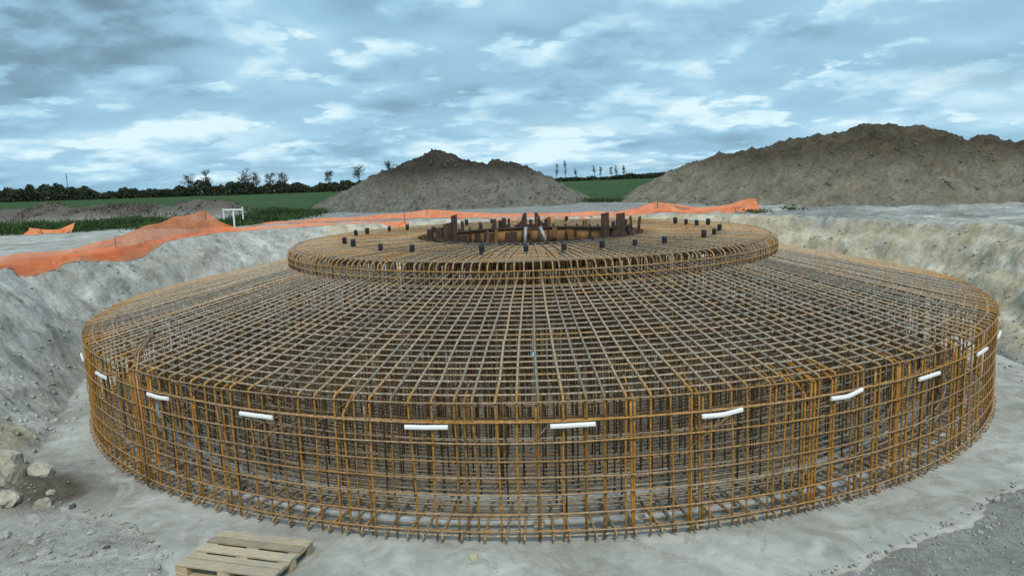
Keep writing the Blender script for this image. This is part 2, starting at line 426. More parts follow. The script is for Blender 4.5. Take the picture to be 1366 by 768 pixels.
def zones(P):
    x, y, z = P.T; r = np.hypot(x, y); d = np.degrees(np.arctan2(y, x))
    rf = tab(FOOT, d); rt = tab(TOP, d); t = (r - rf) / (rt - rf)
    nn = fbm(x * 0.5, y * 0.5, 101)
    sand = sstep(-45, -15, d) * (1 - sstep(62, 100, d)) * sstep(0.0, 0.1, t) * (1 - sstep(0.9, 1.25, t + 0.35 * nn)) * 0.95
    sand = np.maximum(sand, 0.8 * sstep(0.0, .1, t) * (1 - sstep(0.45, 0.8, t)) * sstep(-153, -146, d) * (d < -125))
    sand = np.maximum(sand, 0.75 * (d > 60) * (d < 125) * sstep(0.3, 0.6, t) * (1 - sstep(0.9, 1.05, t)))
    gravel = (t <= 0.02) * (0.25 + 0.42 * sstep(-110, -80, d)) + sstep(1.0, 1.25, t + 0.2 * nn) * (d > -30) * (d < 60) * np.clip(0.45 + 0.9 * fbm(x * 0.35 + y * .1, y * 0.35 - x * .3, 103), 0, .8)
    gravel = np.maximum(gravel, sstep(1.3, 2.2, t + nn) * (d > 60) * (d < 125) * 0.6)
    dirt = np.exp(-(((x + 6.75) / 0.75) ** 2 + ((y + 7.35) / 0.6) ** 2)) * 0.95
    dry = np.exp(-(seg_dist(x, y, BERM) / 2.4) ** 2) * 1.0
    weed = np.exp(-(seg_dist(x, y, [(-60, 8), (-24, 14), (-19, 15.6), (-15.8, 16.6)]) / 1.8) ** 2)
    weed = np.maximum(weed, np.exp(-(seg_dist(x, y, [(-15.5, 15.5), (-13.2, 15.4), (-12.8, 19), (-12.8, 25)]) / 1.2) ** 2))
    weed = np.maximum(weed, 0.9 * sstep(25.6, 26.6, y + nn) * (r > 24))
    return dict(sand=sand, gravel=np.clip(gravel, 0, 1), dirt=dirt, dry=dry, weed=weed)
def submesh(mask, name, extra=None):
    f = quads[mask]; u, inv = np.unique(f, return_inverse=True)
    fs = inv.reshape(-1, 4); vs = V[u]
    return vs, fs
vs, fs = submesh(~fieldmask, 'ground')
tri = np.stack([np.zeros(NA, int), I[0], J[0]], -1)
me = mesh_from(vs, fs, 'ground')
for k, v in zones(vs).items(): fattr(me, k, v)
tag(obj('ground', me, M['ground']), kind='structure')
vs, fs = submesh(fieldmask, 'field')
tag(obj('field', mesh_from(vs, fs, 'field'), M['field']), kind='structure')

# lean-concrete slab with a ragged, thin edge
na = 900; th2 = np.arange(na) * 2 * PI / na; dg = np.degrees(th2); dg = np.where(dg > 180, dg - 360, dg)
re = tab(EDGE, dg) + 0.22 * fbm(np.cos(th2) * 8, np.sin(th2) * 8, 201, 7, 0.68) + 0.06 * fbm(np.cos(th2) * 60, np.sin(th2) * 60, 203, 3)
fr = np.concatenate([np.linspace(0.02, 0.84, 14), np.linspace(0.86, 1, 22)])
Rr = re[None, :] * fr[:, None]
xs, ys = Rr * np.cos(th2), Rr * np.sin(th2)
zs = 0.004 * fbm(xs * 1.5, ys * 1.5, 205, 4); zs = zs - zs.max() * (Rr < 9.3)
zs[-3] -= 0.003; zs[-2] -= 0.009; zs[-1] -= 0.02
P = np.stack([xs, ys, zs], -1); low = P[-1:].copy(); low[..., 2] = -0.12
P = np.concatenate([P, low]).reshape(-1, 3); n = len(fr) + 1
I2 = np.arange(n)[:, None] * na + np.arange(na)[None, :]; J2 = np.roll(I2, -1, 1)
q = np.stack([I2[:-1], I2[1:], J2[1:], J2[:-1]], -1).reshape(-1, 4)
me = mesh_from(P, q, 'concrete_slab')
px, py = P[:, 0], P[:, 1]; rr_ = np.hypot(px, py)
edge_s = sstep(0.5, 0.05, np.tile(re, n) - rr_) if False else 1 - sstep(0.0, 0.35, np.tile(re, n) - rr_)
soil = np.maximum(np.exp(-(((px + 6.3) / 0.9) ** 2 + ((py + 7.1) / 0.7) ** 2)), 0.45 * np.exp(-(((px + 8.6) / 0.5) ** 2 + ((py + 4.6) / 2.0) ** 2)))
soil = np.clip(soil + 0.35 * np.exp(-(((px + 4.2) / 1.2) ** 2 + ((py + 8.6) / 0.35) ** 2)) + 0.25 * fbm(px * 1.2, py * 1.2, 211), 0, 1)
fattr(me, 'soil', soil)
tag(obj('concrete_slab', me, M['slab']), kind='structure')

# ------------------------------------------------------------------ spoil mounds
ML = [(-15.5, 1.6), (-13.43, 2.2), (-12.45, 2.67), (-10.99, 3.36), (-10.02, 3.93), (-9.28, 4.51), (-8.82, 4.38), (-8.11, 4.56), (-7.39, 5.04), (-6.67, 5.47), (-5.82, 5.76), (-5.18, 5.6), (-4.36, 5.21), (-3.44, 5.02), (-2.52, 4.85), (-1.82, 5.04), (-1.13, 4.97), (-0.45, 4.58), (0.45, 3.82), (1.59, 2.96), (2.73, 2.25), (4, 1.4)]
MR = [(4.9, 29.4, 1.4), (5.89, 28.87, 2.3), (6.52, 28.49, 2.87), (7.75, 27.75, 3.69), (8.54, 27.28, 4.1), (9.29, 26.74, 4.5), (10.01, 26.12, 4.76), (11.37, 24.93, 5.02), (12.02, 24.36, 5.14), (12.78, 23.7, 5.17), (13.42, 23.16, 5.48), (14.32, 22.44, 5.65), (15.05, 21.86, 5.67), (16.17, 20.97, 5.8), (16.62, 20.6, 5.90), (17.49, 19.91, 5.97), (17.7, 19.74, 5.90), (18.25, 19.31, 5.98), (18.76, 18.93, 5.80), (19.21, 18.59, 5.45), (19.87, 18.1, 5.08), (20.33, 17.75, 5.28), (20.91, 17.32, 4.98), (21.25, 17.06, 4.89), (21.71, 16.71, 4.89), (24, 15, 5.0), (28, 11.7, 4.8), (33, 7, 4.2), (38, 2, 2.6), (40, 0, 1.5)]

def mound(name, x0, x1, y0, y1, step, ridge, slope, mat, seed, lab):
    gx = np.arange(x0, x1, step); gy = np.arange(y0, y1, step)
    GX, GY = np.meshgrid(gx, gy, indexing='ij')
    wob = 0.5 * fbm(GX * 0.3, GY * 0.3, seed)
    P = np.array(ridge)
    # envelope: union of cones of fixed repose angle dropped from points along the ridge
    zz = np.full(GX.shape, -9.0)
    pts = []
    for a, b in zip(P[:-1], P[1:]):
        m = max(2, int(np.hypot(*(b - a)[:2]) / 0.16))
        for k in range(m): pts.append(a + (b - a) * k / m)
    for (a, b, c) in pts:
        zz = np.maximum(zz, c - slope * np.sqrt((GX - a) ** 2 + (GY - b) ** 2 + 0.02))
    dz = np.clip((zz - ZG) / 1.2, 0, 1)
    low = 1 - sstep(0, 1.2, zz - ZG)
    zz = zz + dz * (0.30 * fbm(GX * 0.55, GY * 0.55, seed + 1) - 0.55 * (ridged(GX * 0.8, GY * 0.25, seed + 2) - 0.6)) * sstep(0, 1.0, np.abs(seg_dist(GX, GY, [(p[0], p[1]) for p in ridge])))
    zz = zz + 0.20 * dz * fbm(GX * 1.6, GY * 1.6, seed + 3, 5, 0.66) + 0.10 * fbm(GX * 5, GY * 5, seed + 4, 3, 0.65)
    zz = zz + dz * (0.16 * chunks(GX * 0.7, GY * 0.7, seed + 11) + 0.09 * chunks(GX * 1.9, GY * 1.9, seed + 12))
    zz = zz + 0.16 * dz * np.clip(ridged(GX * 1.2, GY * 1.2, seed + 9, 3) - 0.62, 0, 1) * 3
    zz = zz + low * 0.12 * (vnoise(GX * 1.3, GY * 1.3, seed + 6) - 0.4)
    nx, ny = GX.shape; idx = np.arange(nx * ny).reshape(nx, ny)
    q = np.stack([idx[:-1, :-1], idx[1:, :-1], idx[1:, 1:], idx[:-1, 1:]], -1).reshape(-1, 4)
    Vv = np.stack([GX, GY, zz], -1).reshape(-1, 3)
    keep = Vv[q][:, :, 2].max(1) > ZG - 0.35
    q = q[keep]; u, inv = np.unique(q, return_inverse=True)
    me = mesh_from(Vv[u], inv.reshape(-1, 4), name)
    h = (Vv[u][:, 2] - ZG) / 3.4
    fattr(me, 'topsoil', sstep(0.22, 0.80, h) * 1.25 - 0.2)  # colour goes darker towards the crest, broken up by noise in the material
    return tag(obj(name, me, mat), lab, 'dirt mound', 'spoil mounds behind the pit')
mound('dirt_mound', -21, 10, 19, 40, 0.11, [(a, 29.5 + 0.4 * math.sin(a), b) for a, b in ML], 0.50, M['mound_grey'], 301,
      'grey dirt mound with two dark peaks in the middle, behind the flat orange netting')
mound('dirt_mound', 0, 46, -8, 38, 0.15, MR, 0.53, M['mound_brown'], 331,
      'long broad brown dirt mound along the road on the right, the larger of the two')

# ------------------------------------------------------------------ rebar cage
RIM, ZR = 9.0, 1.715
def zc(r): return ZR + (RIM - r) * 0.2
TR, TZ = 5.31, 2.79
cage = empty('rebar_cage', (0, 0, 0))
tag(cage, 'round rusty rebar cage with sloping top and raised centre standing on the pale slab', 'rebar cage')
RB = 0.0148

def arc(cx, cz, r, a0, a1, n):
    return [(cx + r * math.cos(a), cz + r * math.sin(a)) for a in np.linspace(a0, a1, n)]

def wob(pts, amp, seed):
    p = np.array([(x, 0, z) for x, z in pts]); s = np.concatenate([[0], np.cumsum(np.linalg.norm(np.diff(p, axis=0), axis=1))])
    p[:, 1] += amp * fbm(s * 0.7, s * 0 + seed, seed, 2); p[:, 2] += amp * 0.35 * fbm(s * 0.9, s * 0 + seed, seed + 5, 2)
    return p

def dens(pts, step):
    out = [pts[0]]
    for a, b in zip(pts[:-1], pts[1:]):
        n = max(1, int(math.dist(a, b) / step))
        for k in range(1, n + 1): out.append(tuple(a[i] + (b[i] - a[i]) * k / n for i in range(2)))
    return out

def bent_pts(var):
    r = random.uniform
    c = arc(RIM - 0.045, zc(RIM) - 0.05, 0.045, math.radians(78), 0, 4)
    pts = dens([(4.7, zc(4.7))] + [(c[0][0] - 0.02, c[0][1] + 0.004)], 0.45) + c + dens([(RIM, 1.5), (RIM + r(-.012, .012), 0.035)], 0.25)
    p = wob(pts, 0.028, 400 + var)
    a = np.where(p[:, 0] > RIM - 0.02, 1.0, 0.10 + 0.6 * sstep(8.35, 8.95, p[:, 0]) + 0.15 * fbm(p[:, 0] * 0.9, p[:, 0] * 0 + var, var + 3, 2))  # sloping run greyer: sky light on top put into its colour; upright rusty
    return p, a
def base_pts(var):
    h = random.uniform(.05, .085)
    c = arc(9.03, 0.055 + h / 2, h / 2, -PI / 2, PI / 2, 5)
    pts = dens([(3.0, 0.055), (9.0, 0.055)], 0.8) + c + [(8.7, 0.055 + h), (8.2, 0.06 + h)]
    p = wob(pts, 0.03, 430 + var); return p, np.full(len(p), 0.45)
def tier_pts(var, r0):
    c = arc(TR - 0.11, TZ - 0.12, 0.11, math.radians(80), 0, 4)
    pts = dens([(r0, TZ + 0.035), (4.4, TZ + 0.03), (5.0, TZ + 0.012)], 0.4) + c + dens([(TR, 2.62), (TR, 2.26)], 0.2)
    p = wob(pts, 0.022, 460 + var)
    a = np.where(p[:, 0] > TR - 0.02, 0.65, 0.42)
    return p, a
def stirrup_pts(r0):
    zt = zc(r0) - 0.03 if r0 > TR else TZ - 0.03 if r0 > 2.3 else 2.0
    pts = [(r0 - 0.10, 0.12), (r0 - 0.03, 0.075)] + dens([(r0, 0.10), (r0, zt - 0.03)], 0.5) + [(r0 - 0.03, zt), (r0 - 0.11, zt - 0.03)]
    p = wob(pts, 0.02, int(r0 * 100)); return p, np.full(len(p), 0.62)

def rot(p, a):
    c, s = math.cos(a), math.sin(a)
    return np.stack([p[:, 0] * c - p[:, 1] * s, p[:, 0] * s + p[:, 1] * c, p[:, 2]], -1)
def bar_mesh(pa, rad, name):
    z_ = pa[0][:, 2]; up_ = (pa[0][:, 0] > RIM - 0.03)
    mb = MB(); mb.tube(pa[0], rad * np.where(up_, 0.84, 1.12), (0, 1, 0), 6, a=pa[1]); return mb.mesh(name, attr='rust')

def ring_of(name, variants, angles, rad, pick_front=100, mt='rebar'):
    """variants: list of (pts, rust); angles: one per bar.  100 bars nearest the front as parts, the rest as one part."""
    order = sorted(range(len(angles)), key=lambda i: math.sin(angles[i]))
    front = order[:pick_front]; rest = order[pick_front:]
    meshes = [bar_mesh(v, rad, name) for v in variants]
    first = {}
    for i in front:
        k = i % len(meshes)
        if k not in first:
            o = obj(name, meshes[k], M[mt], cage, (0, 0, 0), angles[i]); first[k] = o
        else:
            o = first[k].copy(); COL.objects.link(o); o.parent = cage; o.rotation_euler.z = angles[i]
    if rest:
        mb = MB()
        for i in rest:
            p, a = variants[i % len(variants)]; th_ = angles[i]
            mb.tube(rot(p, th_), rad, (-math.sin(th_), math.cos(th_), 0), 6, a=np.clip(a + random.uniform(-.25, .25), 0, 1.2))
        o = obj(name, mb.mesh(name, attr='rust'), M[mt], cage); o['kind'] = 'stuff'

NB = 232
ja = lambda i, n, j: -PI / 2 + 0.006 + (i + random.uniform(-j, j)) * 2 * PI / n
ring_of('bent_bar', [bent_pts(i) for i in range(11)], [ja(i, NB, 0.13) for i in range(NB)], RB)
ring_of('base_bar', [base_pts(i) for i in range(7)], [ja(i + 0.35, NB, 0.2) for i in range(NB)], RB * 0.95)
ring_of('plinth_bar', [tier_pts(i, 2.55 if i % 2 else 4.1) for i in range(10)], [ja(i, 232, 0.16) for i in range(232)], RB * 0.78)
sang = []; svar = []
SRR = ((8.55, 36), (8.2, 90), (7.9, 120), (7.6, 150), (7.3, 170), (6.9, 170), (6.5, 160), (6.1, 160), (5.75, 120), (5.3, 50), (4.8, 80), (4.2, 100), (3.5, 130), (2.8, 130), (2.4, 140), (1.9, 120), (1.3, 90))
for r0, n in SRR:
    for i in range(n): sang.append((ja(i + random.random() * .5, n, 0.3), r0))
# stirrups: each circle has its own height, so order front-most first over all circles
sang.sort(key=lambda q: math.sin(q[0]) * q[1])
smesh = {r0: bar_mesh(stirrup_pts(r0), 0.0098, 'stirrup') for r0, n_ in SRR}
srest = MB()
for i, (a_, r0) in enumerate(sang):
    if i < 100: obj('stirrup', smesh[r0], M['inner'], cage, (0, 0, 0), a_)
    else:
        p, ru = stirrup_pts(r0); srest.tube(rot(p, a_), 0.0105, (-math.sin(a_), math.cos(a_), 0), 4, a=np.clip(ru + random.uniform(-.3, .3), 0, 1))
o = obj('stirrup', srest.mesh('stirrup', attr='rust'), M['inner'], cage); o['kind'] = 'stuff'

# lap bars: extra uprights tied beside the bent bars, some a little crooked
for k in range(64):
    a_ = -PI / 2 + random.uniform(-1.45, 1.45); z0 = random.uniform(0.03, 0.06); z1 = random.choice([1.66, 1.62, 1.5, 1.64])
    t0 = random.uniform(-.02, .02); t1 = t0 + random.uniform(-.025, .025)
    rr0 = RIM - 0.028
    zz_ = np.linspace(z0, z1, 7); p = np.stack([np.full(7, rr0), np.linspace(t0, t1, 7), zz_], -1)
    if k % 3 == 0: p = np.concatenate([p, [[rr0 - 0.06, t1, z1 + 0.03], [rr0 - 0.5, t1, zc(rr0 - 0.5) - 0.03]]])
    mb = MB(); mb.tube(p, RB, (0, 1, 0), 6, a=1.0); obj('lap_bar', mb.mesh('lap_bar', attr='rust'), M['rebar'], cage, (0, 0, 0), a_)

def hoop(name, r, z, rad=RB, rust=0.5, amp=0.010, n=220, mt='rebar'):
    a = np.arange(n) * 2 * PI / n; sd = int(r * 1000 + z * 97)
    cx, sx = np.cos(a), np.sin(a)
    rr = r + amp * fbm(cx * 5, sx * 5, sd, 3); zz = z + amp * 0.7 * fbm(cx * 6 + 9, sx * 6, sd + 2, 3)
    mb = MB(); mb.tube(np.stack([rr * cx, rr * sx, zz], -1), rad, (0, 0, 1), 6, True, a=np.clip(rust + 0.3 * fbm(cx * 3, sx * 3, sd, 2), 0, 1.1))
    return obj(name, mb.mesh(name, attr='rust'), M[mt], cage)
r = 8.86
while r > 5.30:
    hoop('cone_hoop', r, zc(r) - 0.024, rad=0.0122, rust=0.02 if random.random() < .75 else 0.35); r -= 0.165
for z in (1.685, 1.46, 1.215, 1.0, 0.80, 0.60, 0.37, 0.16): hoop('side_hoop', RIM + 0.023, z, 0.0103, 0.6, 0.018)
hoop('side_hoop', RIM - 0.06, 1.44, 0.010, 0.6)
k = 0; r = 8.98
while r > 0.8:
    hoop('base_hoop', r, 0.085, 0.014, 0.05, n=150); r -= 0.14
r = 8.85
while r > 5.0:
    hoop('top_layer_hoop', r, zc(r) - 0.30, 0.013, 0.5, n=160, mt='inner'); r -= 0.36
r = 8.45
while r > 4.0:
    hoop('base_hoop', r, 0.215, 0.0135, 0.15, n=150); r -= 0.135
for r0 in (8.2, 7.6, 6.9):
    for z in (0.45, 0.7, 0.95, 1.2): hoop('inner_hoop', r0 - 0.022, z, 0.0105, 0.1, n=160)
r = TR - 0.13; 
while r > 2.5:
    hoop('plinth_hoop', r, TZ + 0.004, 0.0115, 0.5, n=180); r -= 0.15
for z in (2.66, 2.545, 2.43): hoop('plinth_side_hoop', TR + 0.02, z, 0.010, 0.6, n=180)
# loose bars slumped over the rim at the left, and the heavy upright below them
def free_bar(pts, rad=RB, rust=0.8, nm='loose_bar'):
    mb = MB(); mb.tube(np.array(pts), rad, (0.3, 1, 0.2), 6, a=rust); obj(nm, mb.mesh(nm, attr='rust'), M['rebar'], cage)
def pol(r, deg, z): return (r * math.cos(math.radians(deg)), r * math.sin(math.radians(deg)), z)
for dj, zj in ((0, 0), (0.6, .01)):
    free_bar([pol(8.2, -137 + dj, zc(8.2) + 0.05 + zj), pol(8.75, -131 + dj, zc(8.75) + 0.03 + zj), pol(9.03, -127.6 + dj, 1.62 + zj), pol(9.04, -127.2 + dj, 1.1), pol(9.03, -127 + dj * .8, 0.03)])
free_bar([pol(8.9, -129, 1.60), pol(9.03, -133, 1.5), pol(9.03, -136, 1.42)])
for k in range(16):
    a0 = random.uniform(-150, -30); free_bar([pol(8.4, a0, random.uniform(.3, .9)), pol(8.2, a0 + random.uniform(2, 6), random.uniform(.9, 1.4))], 0.009, 0.7, 'tie_bar')

# pale spacer strips on the slab beneath the bars
grp = 'concrete spacer strips under the rebar cage'
def strip_mesh(r0, span, w, h):
    mb = MB(); n = 6; an = np.linspace(-span / 2, span / 2, n)
    prof = [(-w / 2, 0), (-w / 2 * .8, h), (w / 2 * .8, h), (w / 2, 0)]
    v = []; f = []
    for a in an:
        for dr, z in prof: v.append(((r0 + dr) * math.cos(a), (r0 + dr) * math.sin(a), z))
    for i in range(n - 1):
        for j in range(4): f.append((i * 4 + j, i * 4 + (j + 1) % 4, i * 4 + 4 + (j + 1) % 4, i * 4 + 4 + j))
    f += [(0, 1, 2, 3), tuple((n - 1) * 4 + j for j in (3, 2, 1, 0))]
    mb.add(v, f); return mb.mesh('spacer_strip', False)
for r0, w, h, lo, hi in ((8.90, 0.06, 0.035, -140, -38), (8.62, 0.07, 0.085, -150, -28), (7.98, 0.07, 0.10, -150, -30)):
    span = math.radians(7.2); sm = strip_mesh(0, span, w, h) if False else None
    d0 = lo
    while d0 < hi:
        a = math.radians(d0 + random.uniform(-.3, .3)); rj = r0 + random.uniform(-.015, .015)
        mbm = strip_mesh(rj, math.radians(random.uniform(7.4, 7.9)), w, h)
        # move origin to the strip itself
        c = Vector((rj * math.cos(a), rj * math.sin(a), 0.003))
        R3 = Matrix.Rotation(a, 4, 'Z'); mbm.transform(Matrix.Translation((-rj, 0, 0)))
        o = obj('spacer_strip', mbm, M['spacer'], None, c, a)
        tag(o, 'pale blue-grey spacer strip lying on the slab under the bottom bars of the cage', 'spacer', grp)
        d0 += 8.0

# white plastic strips clipped on the cage face
wl = [-145.9, -135.2, -123.4, -111.8, -97.8, -87.4, -76.5, -65.6, -55.5, -44.3, -35.1]
ordn = ['first', 'second', 'third', 'fourth', 'fifth', 'sixth', 'seventh', 'eighth', 'ninth', 'tenth', 'eleventh', 'twelfth', 'thirteenth']
wlab = ['short white plastic strip at the far left cage edge, leftmost of the row',
        'slanting white plastic strip on the left cage face, second from the left end',
        'white plastic strip beside the slumped bars, third from left on the cage face',
        'white plastic strip above the wooden pallet, fourth from the left on the cage face',
        'long level white strip left of centre on the cage face, fifth from the left',
        'long level white strip at the centre of the cage face, sixth from the left',
        'slightly kinked white plastic strip right of centre on the cage face, seventh from the left',
        'clearly kinked white plastic strip on the right cage face, eighth from the left',
        'tilted white plastic strip on the right cage face, third from the right end',
        'short tilted white plastic strip on the right cage face, second from the right end',
        'tiny white plastic strip at the far right edge of the cage, rightmost of the row']
for i, (dgr, lab) in enumerate(zip(wl, wlab)):
    a = math.radians(dgr); kink = [0, .01, .02, .0, .006, .0, .03, .05, .0, .0, .0][i]
    L = 0.25; mb = MB(); rr = RIM + 0.058
    v = []; f = []
    st = [(-L, kink * .2), (-0.04, 0), (0.0, 0), (0.04, 0.002), (L, kink)]
    for x, dz in st:
        off = (rr - math.sqrt(rr * rr - x * x))
        for w, hh in ((-.012, -.024), (.010, -.024), (.016, -.010), (.016, .010), (.010, .024), (-.012, .024)):
            v.append((-off + w, x, dz + hh))
    for s_ in range(4):
        for j in range(6): f.append((s_ * 6 + j, s_ * 6 + (j + 1) % 6, s_ * 6 + 6 + (j + 1) % 6, s_ * 6 + 6 + j))
    f += [tuple(range(6)), tuple(range(29, 23, -1))]
    mb.add(v, f)
    o = obj('plastic_strip', mb.mesh('plastic_strip', False), M['white'], None, (rr * math.cos(a), rr * math.sin(a), 1.415 + random.uniform(-.01, .01)), a)
    o.rotation_euler.x = random.uniform(-.02, .02)
    tag(o, lab, 'plastic strip', 'white strips around the cage face')

# black end caps standing in a ring on the raised centre
near = [-161.1, -149.0, -132.8, -121.4, -101.8, -91.1, -82.1, -72.4, -63.5, -53.9, -35.8, -27.0, -12.6]
farc = [(169.6, 4.24), (164.2, 4.14), (151.9, 4.05), (144.7, 3.9), (117, 3.8), (106.2, 3.8), (74.7, 3.8), (23.1, 3.9), (17.0, 3.95), (8.5, 3.95), (9.6, 4.25)]
def cap_mesh(h, r):
    mb = MB(); n = 12; prof = [(0.0, 0), (r * .95, 0), (r, .012), (r, h - .02), (r * .9, h - .004), (r * .55, h), (0.0, h)]
    v = []; f = []
    for rr, z in prof:
        for k in range(n): v.append((max(rr, .0005) * math.cos(2 * PI * k / n), max(rr, .0005) * math.sin(2 * PI * k / n), z))
    for i in range(len(prof) - 1):
        for k in range(n): f.append((i * n + k, i * n + (k + 1) % n, (i + 1) * n + (k + 1) % n, (i + 1) * n + k))
    mb.add(v, f); return mb.mesh('cap')
def stub_mesh():
    mb = MB(); mb.tube([(0, 0, 0), (0, 0, 0.07)], 0.012, (1, 0, 0), 6); return mb.mesh('stub')
sm_, cm_ = stub_mesh(), [cap_mesh(.125, .046), cap_mesh(.14, .05), cap_mesh(.115, .043)]
def cap(dgr, r, lab, i):
    a = math.radians(dgr); e = empty('capped_bar', (r * math.cos(a), r * math.sin(a), TZ + 0.02), a)
    c = obj('end_cap', cm_[i % 3], M['black'], e, (0, 0, 0.035)); obj('stub', sm_, M['darksteel'], e, (0, 0, 0))
    e.rotation_euler.x = random.uniform(-.08, .08); e.rotation_euler.y = random.uniform(-.08, .08)
    tag(e, lab, 'capped bar', 'black capped bars around the raised centre')
for i, dgr in enumerate(near):
    nm = 'leftmost' if i == 0 else 'rightmost' if i == 12 else (ordn[i] + ' from the left' if i < 7 else ordn[12 - i] + ' from the right')
    cap(dgr, 4.15, f'black capped bar on the raised centre, {nm} in the near row', i)
bl = ['leftmost in the far left row', 'second from left in the far left row', 'third from left in the far left row', 'nearest the left posts in the far left row',
      'left one of the pair behind the ring, before the netting', 'right one of the pair behind the ring, before the netting', 'alone behind the ring right of the back brackets',
      'leftmost of the four at the far right', 'second from left of the four at the far right', 'third from left of the four at the far right', 'rightmost of the four at the far right']
for i, ((dgr, r), lb) in enumerate(zip(farc, bl)): cap(dgr, r, f'black capped bar, {lb}', i)

# ------------------------------------------------------------------ steel tower ring in the centre
ring = empty('steel_ring', (0, 0, 0))
tag(ring, 'rusty round steel shell with upright brackets set in the middle of the rebar cage', 'steel ring')
def lathe(prof, n=96, a0=0, a1=2 * PI):
    mb = MB(); v = []; f = []; m = len(prof); full = abs(a1 - a0 - 2 * PI) < 1e-6
    cnt = n if full else n + 1
    for i in range(cnt):
        a = a0 + (a1 - a0) * i / n
        for r, z in prof: v.append((r * math.cos(a), r * math.sin(a), z))
    for i in range(n):
        j = (i + 1) % cnt
        for k in range(m):
            l = (k + 1) % m
            f.append((i * m + k, j * m + k, j * m + l, i * m + l))
    mb.add(v, f); return mb
obj('shell', lathe([(2.22, 2.32), (2.26, 2.32), (2.26, 2.775), (2.22, 2.775)]).mesh('shell', True), M['rustwall'], ring)
obj('top_flange', lathe([(2.17, 2.776), (2.34, 2.776), (2.34, 2.815), (2.17, 2.815)]).mesh('flange', False), M['darksteel'], ring)
obj('lower_flange', lathe([(1.6, 2.28), (2.219, 2.28), (2.219, 2.319), (1.6, 2.319)]).mesh('lower_flange', False), M['darksteel'], ring)
mb = MB(); mb.box((2.195, 0, 2.545), (0.05, 0.035, 0.44)); stm = mb.mesh('stiffener', False)
for k in range(24): obj('stiffener', stm, M['darksteel'], ring, (0, 0, 0), (k + random.uniform(-.2, .2)) * 2 * PI / 24)
mb = MB(); mb.box((2.188, 0, 2.52), (0.06, 0.30, 0.36)); pm = mb.mesh('stiffener_plate', False)
for dgr in (62, 103, 118, 140): obj('patch_plate', pm, M['darksteel'], ring, (0, 0, 0), math.radians(dgr))
# uprights on the flange: (deg, radius, width, height, lean)
for x_, y_, z0_, w, h, ln in ((-2.10, -1.38, 2.80, .10, .27, .0), (-1.93, -1.30, 2.80, .11, .29, .04), (-1.84, -.72, 2.31, .10, .83, -.01), (-1.78, -.50, 2.31, .10, .84, .01), (-1.70, -.28, 2.31, .13, .99, .0), (-1.98, -.60, 2.80, .07, .25, .1),
                          (1.80, 1.0, 2.31, .18, .86, .0), (1.95, -.95, 2.80, .17, .46, -.03), (2.17, -1.05, 2.80, .05, .40, -.10), (2.30, -1.03, 2.80, .06, .38, .10), (1.74, .55, 2.31, .08, .65, .02), (2.06, -.75, 2.80, .06, .18, .3)):
    mb = MB()
    mb.prism([(-w / 2, 0), (w / 2, 0), (w / 2, h), (-w / 2, h * .97)], 0.10)
    mb.prism([(-w / 2 - .02, 0), (w / 2 + .03, 0), (w / 2 + .03, .04), (-w / 2 - .02, .04)], 0.14)
    o = obj('bracket', mb.mesh('bracket', False), M['darksteel'], ring, (x_, y_, z0_ + .016), 0)
    o.rotation_euler = (random.uniform(-.02, .02), ln, math.radians(random.uniform(-15, 15)))
for k in range(22):
    a = math.radians(random.choice([random.uniform(160, 222), random.uniform(-45, 32), random.uniform(70, 112), random.uniform(0, 180)])); w = random.uniform(.06, .16); h = random.uniform(.10, .26)
    mb = MB(); mb.prism([(-w / 2, 0), (w / 2, 0), (w / 2 * random.uniform(.5, 1), h), (-w / 2, h * random.uniform(.7, 1))], random.uniform(.04, .12))
    o = obj('post', mb.mesh('post', False), M[random.choice(['darksteel', 'darksteel', 'rustwall', 'stake'])], ring, (2.27 * math.cos(a), 2.27 * math.sin(a), 2.816), a + random.uniform(-.6, .6))
mb = MB(); mb.tube([(0, 0, 0), (0, 0, .075)], .018, (1, 0, 0), 6); mb.tube([(0, 0, .012), (0, 0, .04)], .034, (1, 0, 0), 6); bolt = mb.mesh('bolt', False)
for k in range(44):
    a = (k + random.uniform(-.2, .2)) * 2 * PI / 44; obj('bolt', bolt, M['darksteel'], ring, (2.28 * math.cos(a), 2.28 * math.sin(a), 2.815), random.random())
for k in range(15):
    a = math.radians(random.choice([random.uniform(165, 215), random.uniform(-40, 30), random.uniform(60, 130)])); rr = random.uniform(2.02, 2.16); w = random.uniform(.06, .2); h = random.uniform(.25, .45)
    mb = MB(); mb.prism([(-w / 2, 0), (w / 2, 0), (w / 2, h), (-w / 2, h * random.uniform(.8, 1))], .05)
    o = obj('formwork_plate', mb.mesh('plate', False), M[random.choice(['darksteel', 'rustwall', 'rustwall', 'stake'])], ring, (rr * math.cos(a), rr * math.sin(a), 2.80 - h * random.uniform(.98, 1.2)), a + PI / 2)
    o.rotation_euler.y = random.uniform(-.2, .2)
for sx in (-1, 1):
    mb = MB(); mb.prism([(0, 0), (.26, 0), (.26, .06), (.16, .13), (.09, .34), (0, .36)], 0.05)
    o = obj('gusset', mb.mesh('gusset', False), M['darksteel'], ring, (0.02 + sx * 0.10, 2.30, 2.816), 0 if sx > 0 else PI)
mb = MB(); mb.prism([(-.4, 0), (.4, 0), (.4, .05), (-.4, .05)], 0.2)
obj('gusset_base', mb.mesh('gusset_base', False), M['darksteel'], ring, (0.0, 2.52, 2.80))
fr_ = empty('support_frame', (0.1, 0, 0)); tag(fr_, 'pale grey two-legged metal frame standing against the far wall of the steel ring', 'support frame')
for x0, x1 in ((-.16, -.20), (.20, .40)):
    mb = MB(); mb.tube([(x0, 0, 2.83), (x1, 0, 2.32)], 0.045, (0, 1, 0), 8); obj('leg', mb.mesh('leg'), M['galv'], fr_)
